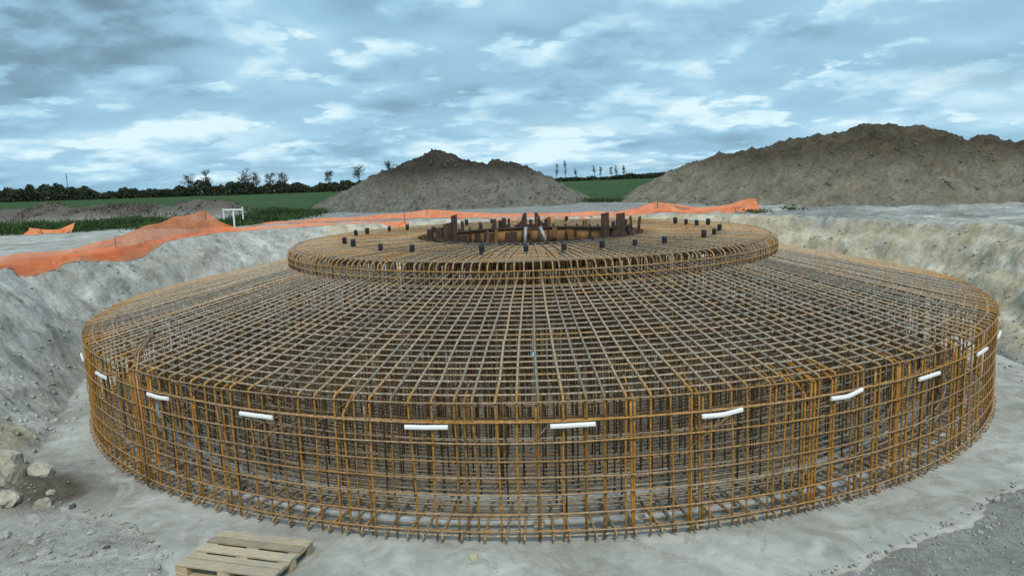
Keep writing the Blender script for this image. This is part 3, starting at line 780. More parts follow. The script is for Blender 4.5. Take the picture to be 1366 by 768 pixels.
mb = MB(); mb.box((0.03, 0, 2.76), (0.36, 0.05, 0.05)); obj('crossbar', mb.mesh('crossbar', False), M['darksteel'], fr_)
fr_.location = (0.05, 1.88, 0)

# ------------------------------------------------------------------ pallet
pal = empty('wooden_pallet', (-3.25, -9.33, 0.002), math.radians(-14.5))
tag(pal, 'weathered wooden pallet lying on the slab in front of the cage', 'pallet')
def part_box(nm, c, s, rz=0): mb = MB(); mb.box(c, s, rz); return obj(nm, mb.mesh(nm, False), M['wood'], pal)
yy = [-0.3275, -0.182, -0.0, 0.182, 0.3275]; ww = [0.145, 0.10, 0.145, 0.10, 0.145]
for y_, w_ in zip(yy, ww): part_box('deck_board', (random.uniform(-.012, .012), y_, 0.133 + random.uniform(0, .003)), (1.2, w_, 0.022), random.uniform(-.008, .008))
for x_ in (-0.5275, 0, 0.5275):
    part_box('stringer_board', (x_, 0, 0.111), (0.145, 0.8, 0.021))
    for y_ in (-0.35, 0, 0.35): part_box('block', (x_, y_, 0.0605), (0.145 if x_ else .145, 0.10, 0.078))
for y_ in (-0.35, 0, 0.35): part_box('bottom_board', (0, y_, 0.0105), (1.2, 0.10, 0.020))

# ------------------------------------------------------------------ stones
def stone_mesh(s, seed, flat=0.65):
    bm = bmesh.new(); bmesh.ops.create_icosphere(bm, subdivisions=3, radius=1)
    sx, sy, sz = s * random.uniform(.9, 1.2), s * random.uniform(.75, 1.0), s * flat * random.uniform(.85, 1.1)
    sh = Vector((random.random(), random.random(), random.random())) * 9
    planes = [Vector((random.gauss(0, 1), random.gauss(0, 1), random.gauss(0, 1))).normalized() for _ in range(14)]
    for v in bm.verts:
        d = v.co.normalized(); m = 1.0
        for p in planes:
            k = d.dot(p)
            if k > 0.45: m = min(m, random.Random(seed).uniform(.60, .78) / k)
        m += 0.22 * float(fbm(np.array([d.x * 2.4 + seed]), np.array([d.y * 2.4 + d.z * 1.9]), seed, 5, .65)[0])
        v.co = Vector((d.x * sx * m, d.y * sy * m, max(d.z * m, -0.55) * sz + sz * 0.42))
    me = bpy.data.meshes.new('stone'); bm.to_mesh(me); bm.free()
    me.polygons.foreach_set('use_smooth', np.zeros(len(me.polygons), bool))
    return me
ST = [(-7.79, -6.72, .26, 'clod', 'largest pale boulder at the left frame edge, on top of the rubble heap', 'stone'),
      (-7.35, -7.21, .28, 'clod', 'big sandy boulder in the front of the rubble heap below the left bank', 'clod'),
      (-7.15, -6.95, .20, 'clod', 'rough sandy lump leaning behind the big boulder by the brown soil', 'clod'),
      (-7.02, -7.72, .20, 'clod', 'tan clod at the foot of the rubble heap, near the left frame edge', 'clod'),
      (-6.6, -7.74, .17, 'clod', 'flat tan clod on the near edge of the brown soil patch', 'clod'),
      (-6.51, -8.10, .105, 'stone', 'pale grey stone lying just below the tan clods', 'stone'),
      (-6.58, -8.53, .10, 'stone', 'pale rounded stone at the left frame edge, apart from the others', 'stone'),
      (-6.16, -8.50, .085, 'stone', 'flat grey stone behind a pale slab-shaped one, upper of the stone trio', 'stone'),
      (-6.08, -8.69, .085, 'stone', 'pale flat stone in the middle of the stone trio on the gravel', 'stone'),
      (-5.93, -8.63, .065, 'stone', 'small bright stone at the right of the stone trio', 'stone'),
      (-6.18, -8.95, .075, 'stone', 'small pale stone left of the largest gravel stone', 'stone'),
      (-5.91, -9.08, .11, 'stone', 'large grey flat stone low in the left gravel, near the frame corner', 'stone'),
      (-5.80, -8.93, .095, 'stone', 'grey stone leaning against the large flat stone in the gravel', 'stone'),
      (-5.64, -9.04, .06, 'stone', 'small grey stone in the row right of the large flat stone', 'stone'),
      (-5.45, -8.98, .065, 'stone', 'small pale stone at the right end of the little row in the gravel', 'stone'),
      (-5.22, -8.97, .085, 'stone', 'single rounded pale stone at the edge of the slab, left of the pallet', 'stone'),
      (-5.12, -8.82, .045, 'darkstone', 'small dark stone beside the single rounded pale stone', 'darkstone'),
      (-5.52, -8.46, .055, 'stone', 'small pale stone alone on the slab edge below the brown soil', 'stone'),
      (-5.75, -9.46, .09, 'stone', 'grey stone cut by the bottom of the frame in the left corner', 'stone'),
      (-6.18, -7.76, .06, 'darkstone', 'dark clod at the right edge of the brown soil patch', 'darkstone'),
      (-6.68, -7.44, .075, 'clod', 'small tan clod in the middle of the brown soil patch', 'clod'),
      (-0.73, -9.27, .075, 'lime', 'yellowish chip lying on the slab in front of the cage', 'lime'),
      (5.39, -8.50, .06, 'stone', 'larger pale stone in the gravel beyond the right slab edge', 'stone'),
      (5.05, -8.85, .045, 'stone', 'smaller pale stone in the gravel nearer the bottom right', 'stone')]
for i, (x, y, s, m, lab, nm) in enumerate(ST):
    z = float(terrain(np.array([x]), np.array([y]))[0]); d = math.degrees(math.atan2(y, x))
    z = max(z, 0.0 if math.hypot(x, y) < float(tab(EDGE, d)) else -9)
    o = obj('boulder' if s > .18 else 'wood_chip' if m == 'lime' else 'stone', stone_mesh(s, 500 + i, 0.62 if s < .18 else 0.85), M[m], None, (x, y, z - s * 0.12), random.uniform(0, 6))
    tag(o, lab, 'boulder' if s > .18 else 'chip' if m == 'lime' else 'stone', None if m == 'lime' else 'loose stones by the left bank' if x < 0 else 'stones in the right gravel')

# scattered pebbles and crumbs as ground cover
def pebbles(pts, sizes, name, mat):
    base = np.array([(0, 0, 1), (1, 0, 0.1), (0.3, 0.95, -0.1), (-0.8, 0.6, 0.15), (-0.75, -0.65, -0.05), (0.35, -0.9, 0.1), (0, 0, -0.6)])
    fb = np.array([(0, 1, 2), (0, 2, 3), (0, 3, 4), (0, 4, 5), (0, 5, 1), (6, 2, 1), (6, 3, 2), (6, 4, 3), (6, 5, 4), (6, 1, 5)])
    n = len(pts); a = RNG.uniform(0, 2 * PI, n); c, s = np.cos(a), np.sin(a)
    b = base[None] * (1 + RNG.uniform(-.25, .25, (n, 7, 3))); b[..., 2] *= 0.7
    xx = b[..., 0] * c[:, None] - b[..., 1] * s[:, None]; yy_ = b[..., 0] * s[:, None] + b[..., 1] * c[:, None]
    v = np.stack([xx, yy_, b[..., 2]], -1) * sizes[:, None, None] + pts[:, None, :]
    f = (fb[None] + (np.arange(n) * 7)[:, None, None]).reshape(-1, 3)
    return obj(name, mesh_from(v.reshape(-1, 3), f, name, False), mat)
def scatter(n, gen, s0, s1, pw=2.5):
    x, y = gen(n); z = terrain(x, y); s = s0 + (s1 - s0) * RNG.random(len(x)) ** pw
    d = np.degrees(np.arctan2(y, x)); on = np.hypot(x, y) < tab(EDGE, d); z = np.where(on, np.maximum(z, 0), z)
    return np.stack([x, y, z], -1), s
def g_front(n):
    a = np.radians(RNG.uniform(-150, -25, n)); d = np.degrees(a)
    r = tab(EDGE, d) - 0.1 + RNG.random(n) ** 1.2 * 2.2
    return r * np.cos(a), r * np.sin(a)
def g_foot(n):
    a = np.radians(RNG.uniform(0, 360, n)); d = np.degrees(a); d = np.where(d > 180, d - 360, d)
    r = tab(FOOT, d) + RNG.normal(0, 0.35, n) + 0.2; r = np.maximum(r, 9.35)
    return r * np.cos(a), r * np.sin(a)
def g_bank(n):
    a = np.radians(RNG.uniform(-30, 230, n)); d = np.degrees(a); d = np.where(d > 180, d - 360, d)
    k = RNG.random(n) ** 0.7; r = tab(FOOT, d) * (1 - k) + (tab(TOP, d) + 1.2) * k
    return r * np.cos(a), r * np.sin(a)
p, s = scatter(9000, g_front, .006, .032, 4); o = pebbles(p, s, 'gravel', M['stone']); tag(o, 'grey loose gravel beyond the slab edge', 'gravel', None, 'stuff')
p, s = scatter(2600, g_foot, .012, .07, 4); o = pebbles(p, s, 'soil_crumbs', M['ground']); tag(o, 'crumbled soil fallen along the foot of the banks', 'soil', None, 'stuff')
p, s = scatter(3500, g_bank, .010, .06, 4); o = pebbles(p, s, 'soil_clods', M['ground']); tag(o, 'loose clods strewn over the pit banks', 'soil', None, 'stuff')

def g_edge(n):
    a = np.radians(RNG.uniform(-140, -20, n)); r = np.interp(np.degrees(a), dg[np.argsort(dg)], re[np.argsort(dg)]) + RNG.normal(0.05, .16, n)
    return r * np.cos(a), r * np.sin(a)
p, s = scatter(900, g_edge, .005, .035, 4); o = pebbles(p, s, 'concrete_crumbs', M['slab']); tag(o, 'broken concrete crumbs along the ragged slab edge', 'rubble', None, 'stuff')
for mo, mt in [(o_, o_.data.materials[0]) for o_ in list(COL.objects) if o_.name.startswith('dirt_mound')]:
    co_ = np.empty(len(mo.data.vertices) * 3, np.float32); mo.data.vertices.foreach_get('co', co_); co_ = co_.reshape(-1, 3)
    co_ = co_[(co_[:, 2] > ZG - .1) & (co_[:, 1] < 31)]; k_ = RNG.choice(len(co_), 2600)
    p = co_[k_]; s = .015 + .10 * RNG.random(len(p)) ** 5
    p = np.concatenate([p, p[:1500] + np.array([0, -.25, -.05])]); s = np.concatenate([s, s[:1500] * .7])
    o = pebbles(p, s, 'mound_clods', mt); tag(o, 'loose clods over the ' + ('long brown' if co_[:, 0].max() > 20 else 'two-peaked grey') + ' mound', 'soil', None, 'stuff')

# ------------------------------------------------------------------ orange netting
def ribbon(bot, top, parent, name='net', rows=6, seed=0, band=0.0, amp=0.05):
    B = np.array(bot, float); T = np.array(top, float)
    s = np.concatenate([[0], np.cumsum(np.linalg.norm(np.diff(B, axis=0), axis=1))])
    n = max(8, int(s[-1] / 0.12)); q = np.linspace(0, s[-1], n)
    Bi = np.stack([np.interp(q, s, B[:, k]) for k in range(3)], -1); Ti = np.stack([np.interp(q, s, T[:, k]) for k in range(3)], -1)
    Bi[:, 2] = terrain(Bi[:, 0], Bi[:, 1]) + 0.015
    vs = []; uu = []; vv = []; bb = []
    for i in range(rows + 1):
        k = i / rows; P_ = Bi * (1 - k) + Ti * k
        w = 1.6 * amp * math.sin(PI * min(1, k * 0.9 + .1)) ; 
        P_[:, 1] += w * 2 * fbm(q * 0.9, q * 0 + i * .35, seed, 3); P_[:, 0] += w * fbm(q * 0.8, q * 0 + i * .35, seed + 4, 3)
        P_[:, 2] += (0.5 * w + 0.03 * k) * fbm(q * 1.1, q * 0 + i * .3, seed + 8, 3) - 0.05 * k * np.abs(np.sin(q * 1.3))
        P_[:, 2] = np.maximum(P_[:, 2], terrain(P_[:, 0], P_[:, 1]) + 0.012)
        vs.append(P_); uu.append(q); vv.append(np.linalg.norm(P_ - Bi, axis=1) * 1.15)
        bb.append(np.full(n, band if 0 < i < rows else max(band, 0.75)))
    idx = np.arange((rows + 1) * n).reshape(rows + 1, n)
    f = np.stack([idx[:-1, :-1], idx[:-1, 1:], idx[1:, 1:], idx[1:, :-1]], -1).reshape(-1, 4)
    me = mesh_from(np.concatenate(vs), f, name); fattr(me, 'u', np.concatenate(uu)); fattr(me, 'v', np.concatenate(vv)); fattr(me, 'band', np.concatenate(bb))
    return obj(name, me, M['net'], parent)
def stake(parent, x, y, h, r=0.018, nm='stake', mat='stake', lean=(0, 0)):
    z = float(terrain(np.array([x]), np.array([y]))[0]); mb = MB()
    mb.tube([(x, y, z - .2), (x + lean[0], y + lean[1], z + h)], r, (1, 0, 0), 6); return obj(nm, mb.mesh(nm), M[mat], parent)
def pair(pts, lean=(0, .12)):
    return [(x, y, ZG) for x, y, z in pts], [(x + lean[0], y + lean[1], z) for x, y, z in pts]
F1 = [(-12.06, -4.2, 2.72), (-12.06, -1.8, 2.72), (-12.14, -0.34, 2.71), (-11.98, 0.73, 2.69), (-11.8, 1.95, 2.66), (-11.71, 2.81, 2.69), (-11.48, 3.51, 2.77), (-11.5, 5.23, 2.94), (-11.68, 7.58, 3.09), (-11.81, 10.43, 3.21), (-11.58, 11.05, 2.8), (-11.18, 11.64, 2.49)]
F1 = [(x, y, z if y > 3 else z - .02) for x, y, z in F1]
F2lo = [(-11.18, 11.64, 2.47), (-10.38, 11.69, 2.49), (-9.66, 12.19, 2.5), (-8.57, 12.54, 2.5), (-7.67, 12.58, 2.5), (-6.17, 12.55, 2.48), (-4.83, 12.6, 2.5)]
F2 = [(-11.53, 12.57, 2.41), (-11.44, 14.69, 2.45), (-10.67, 15.29, 2.48), (-9.39, 15.43, 2.53), (-8.49, 15.76, 2.53), (-6.76, 15.43, 2.58), (-5.47, 15.57, 2.66), (-4.48, 15.61, 2.74), (-3.47, 15.36, 2.69), (-2.12, 14.66, 2.57), (-0.21, 13.67, 2.56), (1.6, 12.99, 2.57), (3.35, 12.57, 2.6), (4.27, 12.85, 2.68)]
F3 = [(4.2, 13.41, 2.59), (5.06, 14.04, 2.81), (5.34, 13.88, 2.87), (5.89, 13.56, 2.74), (6.7, 13.09, 2.62), (7.6, 13.13, 2.62), (8.37, 13.24, 2.74), (8.9, 13.5, 2.86), (9.36, 13.82, 2.87)]
fg = 'orange safety netting around the pit'
f1 = empty('safety_fence', (-11.8, 3, ZG)); f1.location = (0, 0, 0); tag(f1, 'orange mesh fence along the left bank edge, lifted to a peak at one stake', 'safety fence', fg)
b, t_ = pair(F1, (-.25, .1)); ribbon(b, t_, f1, 'netting', seed=601, amp=.06)
lb = [(x + .10, y, ZG) for x, y, z in F1]; ribbon(lb, [(x - .05, y, min(z, ZG + .20)) for x, y, z in F1], f1, 'folded_netting', 4, 611, 0.0, .04)
stake(f1, -11.81 - .2, 10.45, .92); stake(f1, -11.6, 3.55, .45, .014); stake(f1, -12.3, -0.5, .42, .014)
f2 = empty('safety_fence'); tag(f2, 'long low orange mesh fence sagging across behind the cage centre', 'safety fence', fg)
b, t_ = pair(F2, (0, .25)); ribbon(b, t_, f2, 'netting', 4, 621, 0.0, .05)
b, t_ = pair(F2lo, (0, .25)); ribbon(b, t_, f2, 'netting', 4, 631, 0.0, .04)
ribbon([(x, y - 1.0, ZG) for x, y, z in F2[8:]], [(x, y + .3, ZG + .05) for x, y, z in F2[8:]], f2, 'fallen_netting', 5, 641, 0.0, .03)
for x, y, h in ((-4.99, 12.7, .62), (-4.5, 15.7, .45), (1.6, 13.2, .3)): stake(f2, x, y, h, .014)
f3 = empty('safety_fence'); tag(f3, 'bunched heap of orange mesh fence at the foot of the right mound', 'safety fence', fg)
b, t_ = pair(F3, (0, .3)); ribbon(b, t_, f3, 'netting', 6, 651, 0.0, .12)
ribbon([(x, y - .6, ZG) for x, y, z in F3], [(x, y + .1, ZG + .30 * (0.4 + (i % 3) * .3)) for i, (x, y, z) in enumerate(F3)], f3, 'netting', 5, 661, 0.0, .10)
stake(f3, 9.4, 14.0, .55, .016); stake(f3, 5.3, 14.1, .55, .016)
f4 = empty('orange_netting'); tag(f4, 'small scrap of orange netting lying in the green weeds at the far left', 'netting')
b = [(-20.6, 12.9, ZG), (-20.0, 12.95, ZG), (-19.5, 13.1, ZG), (-19.0, 13.5, ZG)]
ribbon(b, [(x, y + .35, ZG + h) for (x, y, z), h in zip(b, (.26, .20, .22, .42))], f4, 'net', 4, 671, 0.5, .08)

# batter board: white post with crosspiece
bb = empty('batter_board', (-12.05, 13.19, ZG)); tag(bb, 'white wooden batter board on a post beside the orange fence', 'batter board')
def pb(nm, c, s, rz=0, tilt=None): mb = MB(); mb.box(c, s, rz, tilt); return obj(nm, mb.mesh(nm, False), M['paint'], bb)
pb('post', (0, 0, .28), (.05, .05, .98)); pb('crosspiece', (0.0, -.045, .74), (1.0, .028, .06), math.radians(-23))
pb('upright', (.47, -.22, .60), (.035, .03, .5), math.radians(-23)); pb('upright', (-.47, .16, .58), (.035, .03, .42), math.radians(-23))
mast = empty('mast', (-137.3, 203.8, 0)); tag(mast, 'thin far mast rising above the dark trees at the left', 'mast')
mb = MB(); mb.tube([(0, 0, 0), (0, 0, 8.4)], .10, (1, 0, 0), 6); obj('pole', mb.mesh('pole'), M['bark'], mast)
mb = MB(); mb.tube([(-.5, 0, 7.2), (.5, 0, 7.2)], .06, (0, 0, 1), 6); obj('crossarm', mb.mesh('crossarm'), M['bark'], mast)

# ------------------------------------------------------------------ plants
def leaf_quads(c, size, name):
    n = len(c); a = RNG.normal(size=(n, 3)); a /= np.linalg.norm(a, axis=1, keepdims=True)
    b = RNG.normal(size=(n, 3)); b -= (a * b).sum(1, keepdims=True) * a; b /= np.linalg.norm(b, axis=1, keepdims=True)
    s = np.broadcast_to(size, (n,))[:, None] * RNG.uniform(.6, 1.3, (n, 1))
    v = np.stack([c + a * s, c + b * s * .6, c - a * s, c - b * s * .6], 1).reshape(-1, 3)
    return mesh_from(v, np.arange(4 * n).reshape(-1, 4), name, False)
def blades(p, h, name, lean=.4, w=.03):
    n = len(p); a = RNG.uniform(0, 2 * PI, n); hh = h * RNG.uniform(.5, 1.3, n)
    d = np.stack([np.cos(a), np.sin(a), 0 * a], -1); t = np.stack([RNG.normal(0, lean, n) * hh, RNG.normal(0, lean, n) * hh, hh], -1)
    v = np.stack([p - d * w, p + d * w, p + t * .6 + d * w * .8, p + t], 1).reshape(-1, 3)
    return mesh_from(v, np.arange(4 * n).reshape(-1, 4), name, False)
PROF = [(-72, 5.0), (-60, 4.3), (-54, 4.1), (-52, 4.5), (-48, 4.4), (-42, 4.4), (-37.2, 4.5), (-36.6, 5.5), (-33.0, 5.6), (-32, 5.2), (-30.5, 3.4), (-28, 3.0), (-27, 2.6), (-26, 3.3), (-25.2, 4.2), (-24.5, 5.3), (-23.6, 4.7), (-23, 3.1), (-21, 3.9), (-19, 4.2), (-17, 3.2), (-15, 2.9), (-14, 3.4), (-12, 3.8), (-8, 3.4), (0, 2.3), (3, 2.3), (5.4, 2.3), (9, 2.5), (30, 4), (60, 5)]
n = 110000
azd = RNG.uniform(-70, 55, n); dist = 262 + RNG.uniform(-6, 14, n)
hp = np.interp(azd, [p_[0] for p_ in PROF], [p_[1] for p_ in PROF]) 
clump = 0.85 + 0.6 * fbm(azd * 1.3, azd * 0, 701, 5, .65)
hz = hp * clump * RNG.random(n) ** 0.7
lx = dist * np.sin(np.radians(azd)); ly = dist * np.cos(np.radians(azd)) - 17
gz = terrain(lx, ly)
c = np.stack([lx, ly, gz - .3 + np.maximum(hz - gz, 0.2) * 1.0 + .2], -1)
c[:, 2] = gz + (np.maximum(hp - gz, 1.0)) * clump * RNG.random(n) ** 1.0
o = obj('treeline', leaf_quads(c, 0.45, 'treeline'), M['treeleaf']); tag(o, 'dark hedge of distant trees and bushes along the far edge of the field', 'treeline', None, 'stuff')

def tree(px, py, top, spread, kind, lab, seed):
    rs = np.random.default_rng(seed); gz = float(terrain(np.array([px]), np.array([py]))[0]); H = top - gz
    e = empty('bare_tree' if kind == 'bare' else 'field_tree', (px, py, gz)); mb = MB(); tips = []
    bend = rs.normal(0, .12, 2)
    tr = np.array([(bend[0] * k * k * H * .3, bend[1] * k * k * H * .3, H * .95 * k) for k in np.linspace(0, 1, 7)])
    r0 = 0.022 * H if kind == 'bare' else 0.026 * H
    mb.tube(tr, np.linspace(r0, r0 * .18, 7), (0, 1, 0), 6)
    nb = 16 if kind == 'bare' else 20
    for k in range(nb):
        t = rs.uniform(.30, .95) if kind == 'bare' else rs.uniform(.42, .95)
        i = t * 6; b0 = tr[int(i)] + (tr[min(6, int(i) + 1)] - tr[int(i)]) * (i - int(i))
        a = rs.uniform(0, 2 * PI); L = spread * (1.15 - 0.6 * t) * rs.uniform(.6, 1.1); up = L * (1.5 if kind == 'bare' else .8)
        e1 = b0 + np.array([math.cos(a) * L * .6, math.sin(a) * L * .6, up * .5]); e2 = b0 + np.array([math.cos(a + .3) * L, math.sin(a + .3) * L, up])
        e2[2] = min(e2[2], H * 1.03); e1[2] = min(e1[2], H)
        mb.tube([b0, e1, e2], [r0 * .42, r0 * .3, r0 * .15], (0.1, .2, 1), 5); tips += [e1, e2, (e1 + e2) / 2]
        for _ in range(2):
            e3 = e1 + np.array([rs.normal(0, L * .35), rs.normal(0, L * .35), abs(rs.normal(0, up * .4))]); mb.tube([e1, e3], [r0 * .2, r0 * .1], (0.1, .2, 1), 4); tips.append(e3)
    obj('trunk', mb.mesh('trunk'), M['bark'], e)
    tips = np.array(tips); m = 5 if kind == 'bare' else 6
    c = np.repeat(tips, m, 0) + rs.normal(0, .16 if kind == 'bare' else .30, (len(tips) * m, 3))
    obj('crown', leaf_quads(c, 0.10 if kind == 'bare' else 0.17, 'crown'), M['twig'], e)
    tag(e, lab, 'tree', 'bare trees above the right hedge' if kind == 'bare' else 'trees above the far left hedge')
TL = [(-108.2, 219.5, 6.6, 1.6, 'leaning dark tree rising from the highest hump of the left hedge'),
      (-103.0, 221.8, 7.9, 1.1, 'thin upright far tree standing alone left of the tallest pair'),
      (-92.3, 226.1, 8.2, 1.5, 'tallest far tree of the left hedge, left one of a close pair'),
      (-89.2, 227.3, 6.6, 1.2, 'shorter far tree close to the right of the tallest one'),
      (-85.0, 228.8, 6.1, 1.3, 'round-topped far tree, left one of two above the middle of the field'),
      (-81.4, 230.0, 6.4, 1.3, 'round-topped far tree, right one of two above the middle of the field'),
      (-67.1, 234.2, 6.9, 1.1, 'narrow far tree standing alone left of the grey mound'),
      (-57.4, 236.6, 7.9, 1.7, 'loose-crowned far tree just left of the shoulder of the grey mound'),
      (-47.0, 238.7, 9.1, 1.7, 'round-crowned far tree showing over the saddle of the grey mound'),
      (-44.1, 239.3, 7.9, 1.2, 'small far tree half hidden by the left slope of the grey mound')]
for i, (x, y, t_, s_, lab) in enumerate(TL): tree(x, y, t_ + .3, s_ * 1.75, 'leafy', lab, 800 + i)
TRR = [(9.6, 242.9, 7.0, .8, 'thin bare tree right of the grey mound, leftmost of the gap'), (12.7, 242.7, 7.9, .8, 'tallest thin bare tree in the gap between the mounds'),
       (16.2, 242.5, 4.9, .6, 'shortest bare tree in the gap between the mounds'), (22.6, 242.1, 5.8, .6, 'slim bare tree in the middle of the row, before the wider gap'),
       (24.7, 241.9, 5.3, .6, 'slim bare tree close beside the middle one of the row'), (28.2, 241.5, 5.1, .6, 'slim bare tree, third from the right of the row between the mounds'),
       (30.0, 241.3, 5.6, .6, 'slim bare tree, second from the right of the row between the mounds'), (32.5, 241.0, 5.9, .7, 'slim bare tree nearest the brown mound, rightmost of the row')]
for i, (x, y, t_, s_, lab) in enumerate(TRR): tree(x, y, t_, s_, 'bare', lab, 840 + i)

def along(P, n, sd):
    P = np.array(P, float); s = np.concatenate([[0], np.cumsum(np.hypot(*np.diff(P, axis=0).T))]); q = RNG.uniform(0, s[-1], n)
    x = np.interp(q, s, P[:, 0]) + RNG.normal(0, sd, n); y = np.interp(q, s, P[:, 1]) + RNG.normal(0, sd, n)
    k = fbm(x * .8, y * .8, 751) > -.15
    return x[k], y[k]
x1, y1 = along([(-45, 10.5), (-24, 14.6), (-19, 15.6), (-15.8, 16.6)], 34000, .8); x2, y2 = along([(-15.0, 15.5), (-13.3, 15.6), (-13.0, 19), (-13, 25)], 13000, .75)
x3, y3 = along([(-14, 26.6), (6, 27)], 7000, .5)
x4, y4 = along([(-45, 14), (-30, 16.5), (-24, 18), (-18.5, 19)], 36000, 1.1)
x = np.concatenate([x1, x2, x3, x4]); y = np.concatenate([y1, y2, y3, y4])
ok = ~((seg_dist(x, y, [(-12.9, 12.9), (-11, 13)]) < .5)); x, y = x[ok], y[ok]
hh = .15 + .25 * np.clip(fbm(x * .6, y * .6, 761) + .3, 0, 1)
o = obj('weeds', blades(np.stack([x, y, terrain(x, y) - .02], -1), hh, 'weeds', .6, .028), M['weed']); tag(o, 'rank green weeds along the edge of the field and the left road', 'weeds', None, 'stuff')
x, y = along(BERM, 26000, 1.3)
o = obj('dry_grass', blades(np.stack([x, y, terrain(x, y) - .02], -1), np.full(len(x), .15), 'dry_grass', .8, .025), M['drygrass']); tag(o, 'dead grey grass covering the low berm at the left', 'grass', None, 'stuff')
x = np.concatenate([RNG.normal(9.0, .35, 160), RNG.normal(10.6, .25, 90)]); y = np.concatenate([RNG.normal(12.9, .3, 160), RNG.normal(13.4, .2, 90)])
o = obj('weeds', blades(np.stack([x, y, terrain(x, y) - .02], -1), np.full(len(x), .13), 'weeds', .6, .03), M['weed']); tag(o, 'small green weeds beside the bunched netting at the right', 'weeds', None, 'stuff')

# ------------------------------------------------------------------ sky and light
SUN_EL, SUN_AZ = 48, 170          # compass-like: direction the light comes from, degrees from +Y clockwise
W = bpy.data.worlds.new('World'); SC.world = W; W.use_nodes = True
nt = W.node_tree; N = nt.nodes; L = nt.links
for q in list(N): N.remove(q)
out = N.new('ShaderNodeOutputWorld'); bg = N.new('ShaderNodeBackground'); bg.inputs['Strength'].default_value = 0.1
L.new(bg.outputs[0], out.inputs[0])
sky = N.new('ShaderNodeTexSky'); sky.sky_type = 'NISHITA'; sky.sun_disc = False
sky.sun_elevation = math.radians(SUN_EL); sky.sun_rotation = math.radians(SUN_AZ); sky.air_density = 1.2; sky.dust_density = 1.5
tc = N.new('ShaderNodeTexCoord')
def mth(op, a, b=None, c=None, clamp=False):
    n = N.new('ShaderNodeMath'); n.operation = op; n.use_clamp = clamp
    for i, v in enumerate((a, b, c)):
        if v is None: continue
        if hasattr(v, 'is_linked'): L.new(v, n.inputs[i])
        else: n.inputs[i].default_value = v
    return n.outputs[0]
sep = N.new('ShaderNodeSeparateXYZ'); L.new(tc.outputs['Generated'], sep.inputs[0])
zz = mth('ADD', mth('MAXIMUM', sep.outputs[2], 0.0), 0.30)
comb = N.new('ShaderNodeCombineXYZ'); L.new(mth('DIVIDE', sep.outputs[0], zz), comb.inputs[0]); L.new(mth('DIVIDE', sep.outputs[1], zz), comb.inputs[1])
def wnoise(scale, detail, rough, off, dist=0.3, sc=(1, 1, 1)):
    mp = N.new('ShaderNodeMapping'); mp.inputs['Location'].default_value = off; mp.inputs['Scale'].default_value = sc; L.new(comb.outputs[0], mp.inputs[0])
    n = N.new('ShaderNodeTexNoise'); n.inputs['Scale'].default_value = scale; n.inputs['Detail'].default_value = detail; n.inputs['Roughness'].default_value = rough; n.inputs['Distortion'].default_value = dist
    L.new(mp.outputs[0], n.inputs['Vector']); return n.outputs['Fac']
def wramp(fac, stops):
    n = N.new('ShaderNodeValToRGB'); e = n.color_ramp.elements
    while len(e) < len(stops): e.new(.5)
    for q, (p, c) in zip(e, stops): q.position = p; q.color = (*c, 1) if hasattr(c, '__len__') else (c, c, c, 1)
    L.new(fac, n.inputs[0]); return n.outputs[0]
def wmix(f, a, b, blend='MIX'):
    n = N.new('ShaderNodeMix'); n.data_type = 'RGBA'; n.blend_type = blend
    for s_, v in ((n.inputs[0], f), (n.inputs[6], a), (n.inputs[7], b)):
        if hasattr(v, 'is_linked'): L.new(v, s_)
        elif hasattr(v, '__len__'): s_.default_value = (*v, 1)
        else: s_.default_value = v
    return n.outputs[2]
def proj_xy(off):
    z_ = mth('ADD', mth('MAXIMUM', sep.outputs[2], -0.05), off); c_ = N.new('ShaderNodeCombineXYZ')
    L.new(mth('DIVIDE', sep.outputs[0], z_), c_.inputs[0]); L.new(mth('DIVIDE', sep.outputs[1], z_), c_.inputs[1]); return c_
def wn(c_, scale, detail, rough, off, dist=0.0):
    mp = N.new('ShaderNodeMapping'); mp.inputs['Location'].default_value = off; L.new(c_.outputs[0], mp.inputs[0])
    n = N.new('ShaderNodeTexNoise'); n.inputs['Scale'].default_value = scale; n.inputs['Detail'].default_value = detail; n.inputs['Roughness'].default_value = rough; n.inputs['Distortion'].default_value = dist
    L.new(mp.outputs[0], n.inputs['Vector']); return n.outputs['Fac']
cA = proj_xy(0.20); cB = proj_xy(0.222)        # the second look-up, a little higher, tells cloud tops from undersides
n1 = wn(cA, 1.0, 4, 0.5, (3.1, 1.7, 0)); n1b = wn(cB, 1.0, 4, 0.5, (3.1, 1.7, 0))
n2 = wn(cA, 3.4, 10, 0.56, (0.3, 5.2, 1)); n2b = wn(cB, 3.4, 4, 0.5, (0.3, 5.2, 1))
n3 = wn(cA, 0.6, 3, 0.5, (7.7, 2.2, 2))
def lump(az, el, w):            # a broad bank of cloud around one direction of the sky
    a, e_ = math.radians(az), math.radians(el)
    d = N.new('ShaderNodeVectorMath'); d.operation = 'DOT_PRODUCT'; L.new(tc.outputs['Generated'], d.inputs[0])
    d.inputs[1].default_value = (math.sin(a) * math.cos(e_), math.cos(a) * math.cos(e_), math.sin(e_))
    m = N.new('ShaderNodeMapRange'); m.interpolation_type = 'SMOOTHSTEP'; L.new(d.outputs['Value'], m.inputs[0])
    m.inputs[1].default_value = math.cos(math.radians(w)); m.inputs[2].default_value = 1.0; return m.outputs[0]
puffs = wramp(mth('ADD', n2, mth('MULTIPLY', mth('SUBTRACT', n3, .5), .35)), [(0.485, 0.0), (0.545, 1.0)])       # cumulus with a definite edge
relief = mth('ADD', mth('MULTIPLY', mth('SUBTRACT', n1, n1b), 1.0), mth('MULTIPLY', mth('MULTIPLY', mth('SUBTRACT', n2, n2b), 0.70), puffs))
